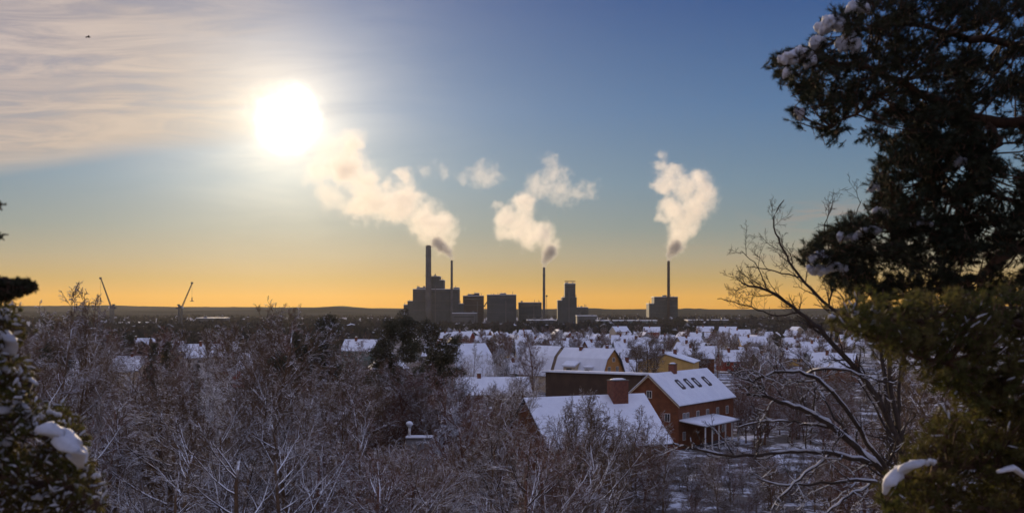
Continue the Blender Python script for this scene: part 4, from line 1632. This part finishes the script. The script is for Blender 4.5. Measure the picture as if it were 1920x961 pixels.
rt = thing('bare_tree', 'dark straight stems standing behind the snow-lined limbs on the right', 'tree', (0, 0, 0))
twig_limb(rt, [([(1672, 1100), (1668, 900), (1664, 760), (1650, 640)], .16, .05), ([(1695, 1100), (1692, 880), (1684, 760), (1695, 650)], .12, .04),
               ([(1668, 820), (1640, 760), (1600, 700)], .05, .02)], 38.0, BARK_N, rnd, .3, .5, (.8, 2.0), updir=.2, snowtwig=.3)


def drape(g, pts, rad, rnd, k=14):
    """a long cap of snow sagging over a bough: rounded on top, thin underneath"""
    n0 = len(pts)
    P, R = [], []
    for i in range(n0 - 1):
        for j in range(4):
            t = j / 4
            P.append(pts[i].lerp(pts[i + 1], t))
            R.append(rad[i] + (rad[i + 1] - rad[i]) * t)
    P.append(pts[-1])
    R.append(rad[-1])
    off = rnd.uniform(0, 50)
    V = []
    for i, p in enumerate(P):
        d = (P[min(i + 1, len(P) - 1)] - P[max(i - 1, 0)]).normalized()
        u = d.cross(Vector((0, 0, 1))).normalized()
        w = u.cross(d).normalized()
        for a in range(k):
            th = a * 2 * math.pi / k
            q_ = u * math.cos(th) * 1.15 + w * (math.sin(th) * (.85 if math.sin(th) > 0 else .35))
            v = p + q_ * R[i]
            f = 1 + .30 * noise.noise(v * (1.1 / max(rad)) + Vector((off, 0, 0))) + .16 * noise.noise(v * (3.4 / max(rad)) + Vector((0, off, 0)))
            V.append(p + q_ * R[i] * f)
    m = len(P)
    F4 = [(i * k + a, (i + 1) * k + a, (i + 1) * k + (a + 1) % k, i * k + (a + 1) % k) for i in range(m - 1) for a in range(k)]
    V += [P[0], P[-1]]
    F3 = [(m * k, a, (a + 1) % k) for a in range(k)] + [(m * k + 1, (m - 1) * k + (a + 1) % k, (m - 1) * k + a) for a in range(k)]
    g.both([tuple(v) for v in V], F4, F3)


# --- foreground conifers
def conifer(label, name, polys, D0, trunk, boughs, nshoot, needle, seed, snowblobs=(), gapf=1.0, gap=-.12, depth=1.6, nL=.05, nn=26, tips=0.0, snowfrac=0.0,
            sz=(.03, .07), bark=BARK_P, jit=.055, holes=(), drapes=()):
    """trunk/boughs in photo points; shoots fill the polygons (photo pixels) through a depth of several metres"""
    rnd = random.Random(seed)
    root = thing(name, label, 'tree', (0, 0, 0))
    skel = []
    if trunk:
        L = path_pts(trunk[0], D0, .01, rnd)
        g = Geo()
        g.tube(L, list(np.linspace(trunk[1], trunk[2], len(L))), 12)
        g.build('trunk', bark, root, True)
    for pts, r0, r1 in boughs:
        L = path_pts(pts, D0, .015, rnd)
        g = Geo()
        g.tube(L, list(np.linspace(r0, r1, len(L))), 8)
        g.build('bough', bark, root, True)
        skel += L[2:]
    S = np.array([tuple(p) for p in skel])
    gn, gs, gb = Geo(), Geo(), Segs()
    gsn = Geo()
    for (poly, n) in polys:
        xs = [p[0] for p in poly]
        ys_ = [p[1] for p in poly]
        made = 0
        tries = 0
        while made < n and tries < n * 12:
            tries += 1
            px, py = rnd.uniform(min(xs), max(xs)), rnd.uniform(min(ys_), max(ys_))
            if not inside(poly, px, py):
                continue
            if any(((px - hx) / hrx) ** 2 + ((py - hy) / hry) ** 2 < 1 for hx, hy, hrx, hry in holes) and rnd.random() < .9:
                continue
            if noise.noise(Vector((px * .022 * gapf, py * .026 * gapf, seed))) < gap:
                continue
            D = D0 + rnd.uniform(-depth, depth) * .5
            p = at(px, py, D)
            dist = np.linalg.norm(S - np.array(p), axis=1)
            i = int(dist.argmin())
            q_ = skel[i]
            d = (p - q_)
            if d.length < .05:
                d = Vector((rnd.gauss(0, 1), rnd.gauss(0, 1), .3))
            ln = d.length
            d = (d.normalized() + Vector((rnd.gauss(0, .45), rnd.gauss(0, .45), rnd.gauss(.15, .4)))).normalized()
            if rnd.random() < .12 and ln < .8:
                mid = q_.lerp(p, .5) + Vector((0, 0, -.06 * ln))
                gb.add(tuple(q_), tuple(mid), .012, .008)
                gb.add(tuple(mid), tuple(p), .008, .004)
            # a spray of shoots
            for k in range(4):
                o = Vector((rnd.gauss(0, jit), rnd.gauss(0, jit), rnd.gauss(0, jit * .75)))
                dd = (d + Vector((rnd.gauss(0, .5), rnd.gauss(0, .5), rnd.gauss(0, .4)))).normalized()
                needle_card(gn, tuple(p + o), tuple(dd), nL * rnd.uniform(.8, 1.2), .0055, rnd, nn)
                gb.add(tuple(p + o - dd * nL * 1.2), tuple(p + o + dd * nL * .4), .004, .003)
                if rnd.random() < snowfrac:
                    s_ = rnd.uniform(*sz)
                    qs = [p + o + dd * (nL * (t_ - .4) * 1.7) + Vector((rnd.gauss(0, s_ * .15), rnd.gauss(0, s_ * .15), nL * .30 + rnd.gauss(0, s_ * .1))) for t_ in (0, .25, .5, .8, 1.1)]
                    gsn.tube(qs, [s_ * .25, s_ * rnd.uniform(.6, .9), s_ * rnd.uniform(.5, .9), s_ * rnd.uniform(.4, .8), s_ * .15], 6)
            made += 1
    gn.build('needles', needle, root)
    g = Geo()
    gb.into(g, 4)
    g.build('twigs', bark, root, True)
    for (px, py, rx, rz, *dd) in snowblobs:
        D = D0 - depth * .32 + (dd[0] if dd else 0)
        s = D / F
        m = 7 if rx > 14 else 3
        g = Geo()
        for k in range(m):
            ox = (k - (m - 1) / 2) * rx * (.26 if m > 3 else .6)
            blob(g, tuple(at(px + ox + rnd.uniform(-.15, .15) * rx, py + rnd.uniform(-.3, .3) * rz + abs(ox) * .35, D + rnd.uniform(-.5, .5) * rx * s)),
                 (rx * s * rnd.uniform(.3, .6), rx * s * rnd.uniform(.4, .7), rz * s * rnd.uniform(.55, .95)), rnd, .45, 1.7, True, False)
        g.build('snow_clump', SNOW_SHADED, root, True)
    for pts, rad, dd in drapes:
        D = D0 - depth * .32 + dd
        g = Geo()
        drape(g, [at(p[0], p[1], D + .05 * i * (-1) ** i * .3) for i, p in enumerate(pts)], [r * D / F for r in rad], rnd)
        g.build('snow_cap', SNOW_SHADED, root, True)
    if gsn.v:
        tag(gsn.build('snow', SNOW_SHADED, root, True), kind='stuff')
    return root


conifer('huge dark pine filling the upper right corner, snow lumps on its bough ends', 'pine_tree',
        [([(1452, 118), (1470, 95), (1520, 95), (1545, 40), (1590, 20), (1640, -20), (1990, -20), (1990, 300), (1880, 250), (1800, 285), (1700, 280), (1640, 262),
           (1600, 262), (1640, 228), (1622, 205), (1600, 222), (1560, 262), (1540, 262), (1535, 220), (1500, 170), (1462, 150)], 1250),
         ([(1485, 225), (1500, 180), (1520, 170), (1520, 210), (1492, 232)], 12),
         ([(1690, 200), (1760, 190), (1990, 160), (1990, 330), (1880, 320), (1760, 330), (1650, 285)], 260),
         ([(1645, 310), (1690, 290), (1780, 265), (1860, 290), (1880, 340), (1990, 300), (1990, 560), (1850, 560), (1780, 545), (1700, 560), (1600, 560),
           (1560, 520), (1515, 500), (1510, 470), (1545, 440), (1600, 410), (1640, 380)], 1500)],
        10.5, ([(2160, 1500), (2120, 900), (2100, 400), (2080, -200)], .26, .18),
        [([(2100, 330), (1980, 240, 10.6), (1850, 230, 10.5), (1720, 170, 10.4), (1600, 120, 10.3), (1490, 115, 10.2)], .075, .014),
         ([(2095, 150), (1960, 90, 10.8), (1820, 70, 10.9), (1700, 40, 10.9), (1600, 60, 10.8)], .06, .012),
         ([(2110, 560), (2000, 470, 10.3), (1900, 470, 10.2), (1830, 520, 10.2), (1740, 545, 10.2), (1640, 560, 10.2)], .065, .014),
         ([(1850, 230), (1870, 260, 10.3), (1850, 300, 10.2), (1820, 340, 10.2), (1760, 370, 10.2), (1680, 400, 10.2), (1560, 480, 10.1)], .035, .01),
         ([(1720, 170), (1640, 190, 10.2), (1560, 240, 10.1)], .02, .008),
         ([(2110, 480), (1980, 400, 10.8), (1880, 370, 10.8), (1760, 330, 10.9)], .045, .012)],
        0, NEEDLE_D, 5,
        snowblobs=[(1560, 42, 24, 16), (1590, 75, 17, 18), (1532, 78, 15, 13), (1500, 98, 20, 10), (1478, 108, 17, 12), (1610, 12, 18, 13), (1520, 112, 12, 14),
                   (1498, 212, 10, 13), (1540, 478, 20, 11), (1590, 440, 17, 10), (1565, 500, 22, 10), (1530, 500, 16, 13), (1630, 428, 20, 9), (1650, 395, 14, 9),
                   (1800, 300, 14, 10), (1640, 350, 12, 9), (1730, 415, 18, 8), (1475, 135, 9, 12)],
        gap=-.17, gapf=1.5, depth=1.9, nL=.056, nn=46, jit=.045, snowfrac=.0,
        holes=[(1850, 75, 45, 32), (1880, 215, 55, 38), (1905, 290, 40, 26), (1622, 212, 9, 9), (1890, 385, 30, 20), (1815, 505, 36, 14), (1790, 50, 12, 14),
               (1770, 150, 12, 9), (1905, 500, 30, 22), (1690, 500, 14, 9), (1850, 440, 26, 14), (1780, 400, 14, 10), (1760, 470, 16, 9), (1720, 340, 12, 9), (1640, 150, 10, 9), (1800, 340, 14, 8),
               (1850, 150, 26, 14), (1700, 90, 10, 8), (1900, 130, 20, 16)])
conifer('olive-green snow-flecked pine boughs hanging below the dark pine, right edge', 'pine_tree',
        [([(1560, 590), (1600, 565), (1700, 560), (1990, 540), (1990, 800), (1840, 800), (1800, 740), (1720, 700), (1640, 650), (1590, 625)], 850),
         ([(1660, 900), (1700, 860), (1760, 780), (1830, 770), (1990, 760), (1990, 1010), (1700, 1010), (1655, 940)], 800)],
        7.6, ([(2230, 1500), (2180, 900), (2150, 500), (2140, 300)], .20, .14),
        [([(2170, 700), (2020, 640, 7.7), (1880, 600, 7.6), (1760, 600, 7.5), (1640, 600, 7.5)], .045, .01),
         ([(2180, 850), (2020, 760, 7.6), (1900, 720, 7.5), (1800, 690, 7.4), (1700, 660, 7.4)], .045, .01),
         ([(2190, 1000), (2020, 920, 7.5), (1900, 870, 7.3), (1800, 870, 7.2), (1720, 890, 7.1), (1670, 905, 7.1)], .045, .01),
         ([(2190, 1100), (2020, 1000, 7.3), (1900, 960, 7.2), (1780, 960, 7.1)], .04, .01)],
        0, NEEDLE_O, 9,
        drapes=[([(1660, 925), (1668, 905), (1688, 886), (1712, 872), (1736, 864)], [7, 15, 16, 13, 5], -.3), ([(1870, 885), (1900, 878), (1930, 900)], [5, 9, 5], -.3)],
        snowblobs=[(1608, 588, 9, 7), (1640, 580, 9, 6), 
                   (1745, 865, 10, 7, -.3), (1900, 740, 8, 12), (1560, 592, 7, 5), (1640, 605, 9, 6)],
        gap=-.20, gapf=1.3, depth=1.3, nL=.042, nn=36, jit=.045, holes=[(1760, 745, 40, 16), (1660, 640, 14, 9), (1850, 800, 30, 10), (1740, 690, 12, 8)], snowfrac=.04, sz=(.005, .010))
conifer('snow-laden spruce at the bottom left edge, thick caps of snow on its boughs', 'spruce_tree',
        [([(-60, 560), (10, 570), (35, 600), (30, 660), (60, 700), (45, 740), (80, 770), (110, 760), (150, 800), (155, 860), (185, 890), (195, 960), (190, 1010),
           (-60, 1010)], 1100)],
        6.2, ([(-140, 1500), (-120, 800), (-110, 450)], .14, .08),
        [([(-120, 620), (-40, 600, 6.2), (20, 640, 6.1)], .02, .006), ([(-120, 700), (-20, 690, 6.1), (60, 715, 6.0)], .022, .006),
         ([(-125, 800), (0, 790, 6.1), (80, 790, 6.0), (150, 860, 5.9)], .025, .006), ([(-130, 920), (0, 900, 6.0), (100, 910, 5.9), (185, 940, 5.8)], .028, .006),
         ([(-130, 1010), (0, 990, 6.0), (120, 990, 5.9)], .028, .006)],
        0, NEEDLE_O, 13,
        drapes=[([(72, 806), (92, 808), (115, 820), (138, 845), (152, 876)], [9, 22, 25, 19, 6], -.35), ([(108, 808), (130, 815), (150, 845), (157, 868)], [6, 13, 12, 5], -.2),
                ([(-12, 585), (8, 588), (30, 605)], [10, 15, 6], 0), ([(4, 622), (16, 640), (20, 665)], [9, 17, 8], 0), ([(-5, 690), (20, 694), (48, 706), (70, 720)], [8, 10, 8, 3], 0),
                ([(30, 752), (45, 768), (56, 792), (64, 812)], [8, 13, 12, 6], 0), ([(-10, 766), (10, 772), (28, 764)], [8, 12, 6], 0)],
        snowblobs=[(78, 782, 7, 8), (95, 770, 8, 6), (108, 776, 7, 6), (120, 792, 6, 5), (8, 830, 12, 7), (50, 880, 10, 6), (70, 930, 9, 6), (155, 890, 7, 8),
                   (180, 890, 7, 6), (110, 915, 8, 5), (170, 930, 7, 5)],
        gap=-.34, depth=1.1, nL=.026, nn=30, snowfrac=.30, sz=(.005, .013), jit=.03)
conifer('dark bough tip poking in at the left edge under the orange sky', 'pine_tree',
        [([(-80, 520), (0, 524), (62, 530), (66, 540), (50, 546), (20, 558), (-80, 560)], 500), ([(-30, 378), (1, 380), (4, 388), (-30, 392)], 8),
         ([(-30, 436), (0, 438), (2, 444), (-30, 448)], 8)],
        5.0, ([(-420, 1500), (-400, 700), (-380, 200)], .16, .10),
        [([(-390, 500), (-200, 530, 5.0), (-80, 540, 5.0), (0, 538, 5.0), (55, 536, 5.0)], .03, .006), ([(-385, 330), (-150, 380, 5), (-2, 385, 5)], .02, .004),
         ([(-385, 400), (-150, 440, 5), (-3, 442, 5)], .02, .004)],
        0, NEEDLE_D, 17, gap=-2, depth=.2, nL=.013, nn=40, snowfrac=.0, jit=.009)

# --- one small bird under the cirrus
bird = thing('bird', 'tiny dark bird gliding high under the cirrus on the left', 'bird', tuple(at(165, 70, 120)), .6)
g = Geo()
g.tube([(-.28, 0, 0), (-.16, 0, .01), (0, 0, .02), (.14, 0, .03), (.24, 0, .04), (.30, 0, .03)], [.015, .05, .075, .06, .04, .008], 8)
g.build('body', BARK_N, bird, True)
for sgn in (-1, 1):
    g = Geo()
    g.both([(-.08, sgn * .05, .03), (.10, sgn * .05, .04), (.06, sgn * .35, .12), (-.06, sgn * .35, .11), (-.04, sgn * .68, .06), (-.12, sgn * .66, .055),
            (-.08, sgn * .05, .015), (.10, sgn * .05, .02), (.06, sgn * .35, .105), (-.06, sgn * .35, .10), (-.04, sgn * .68, .05), (-.12, sgn * .66, .045)],
           [(0, 1, 2, 3), (3, 2, 4, 5), (6, 9, 8, 7), (9, 11, 10, 8), (1, 7, 8, 2), (2, 8, 10, 4), (4, 10, 11, 5), (5, 11, 9, 3), (3, 9, 6, 0), (0, 6, 7, 1)], [])
    g.build('wing', BARK_N, bird)
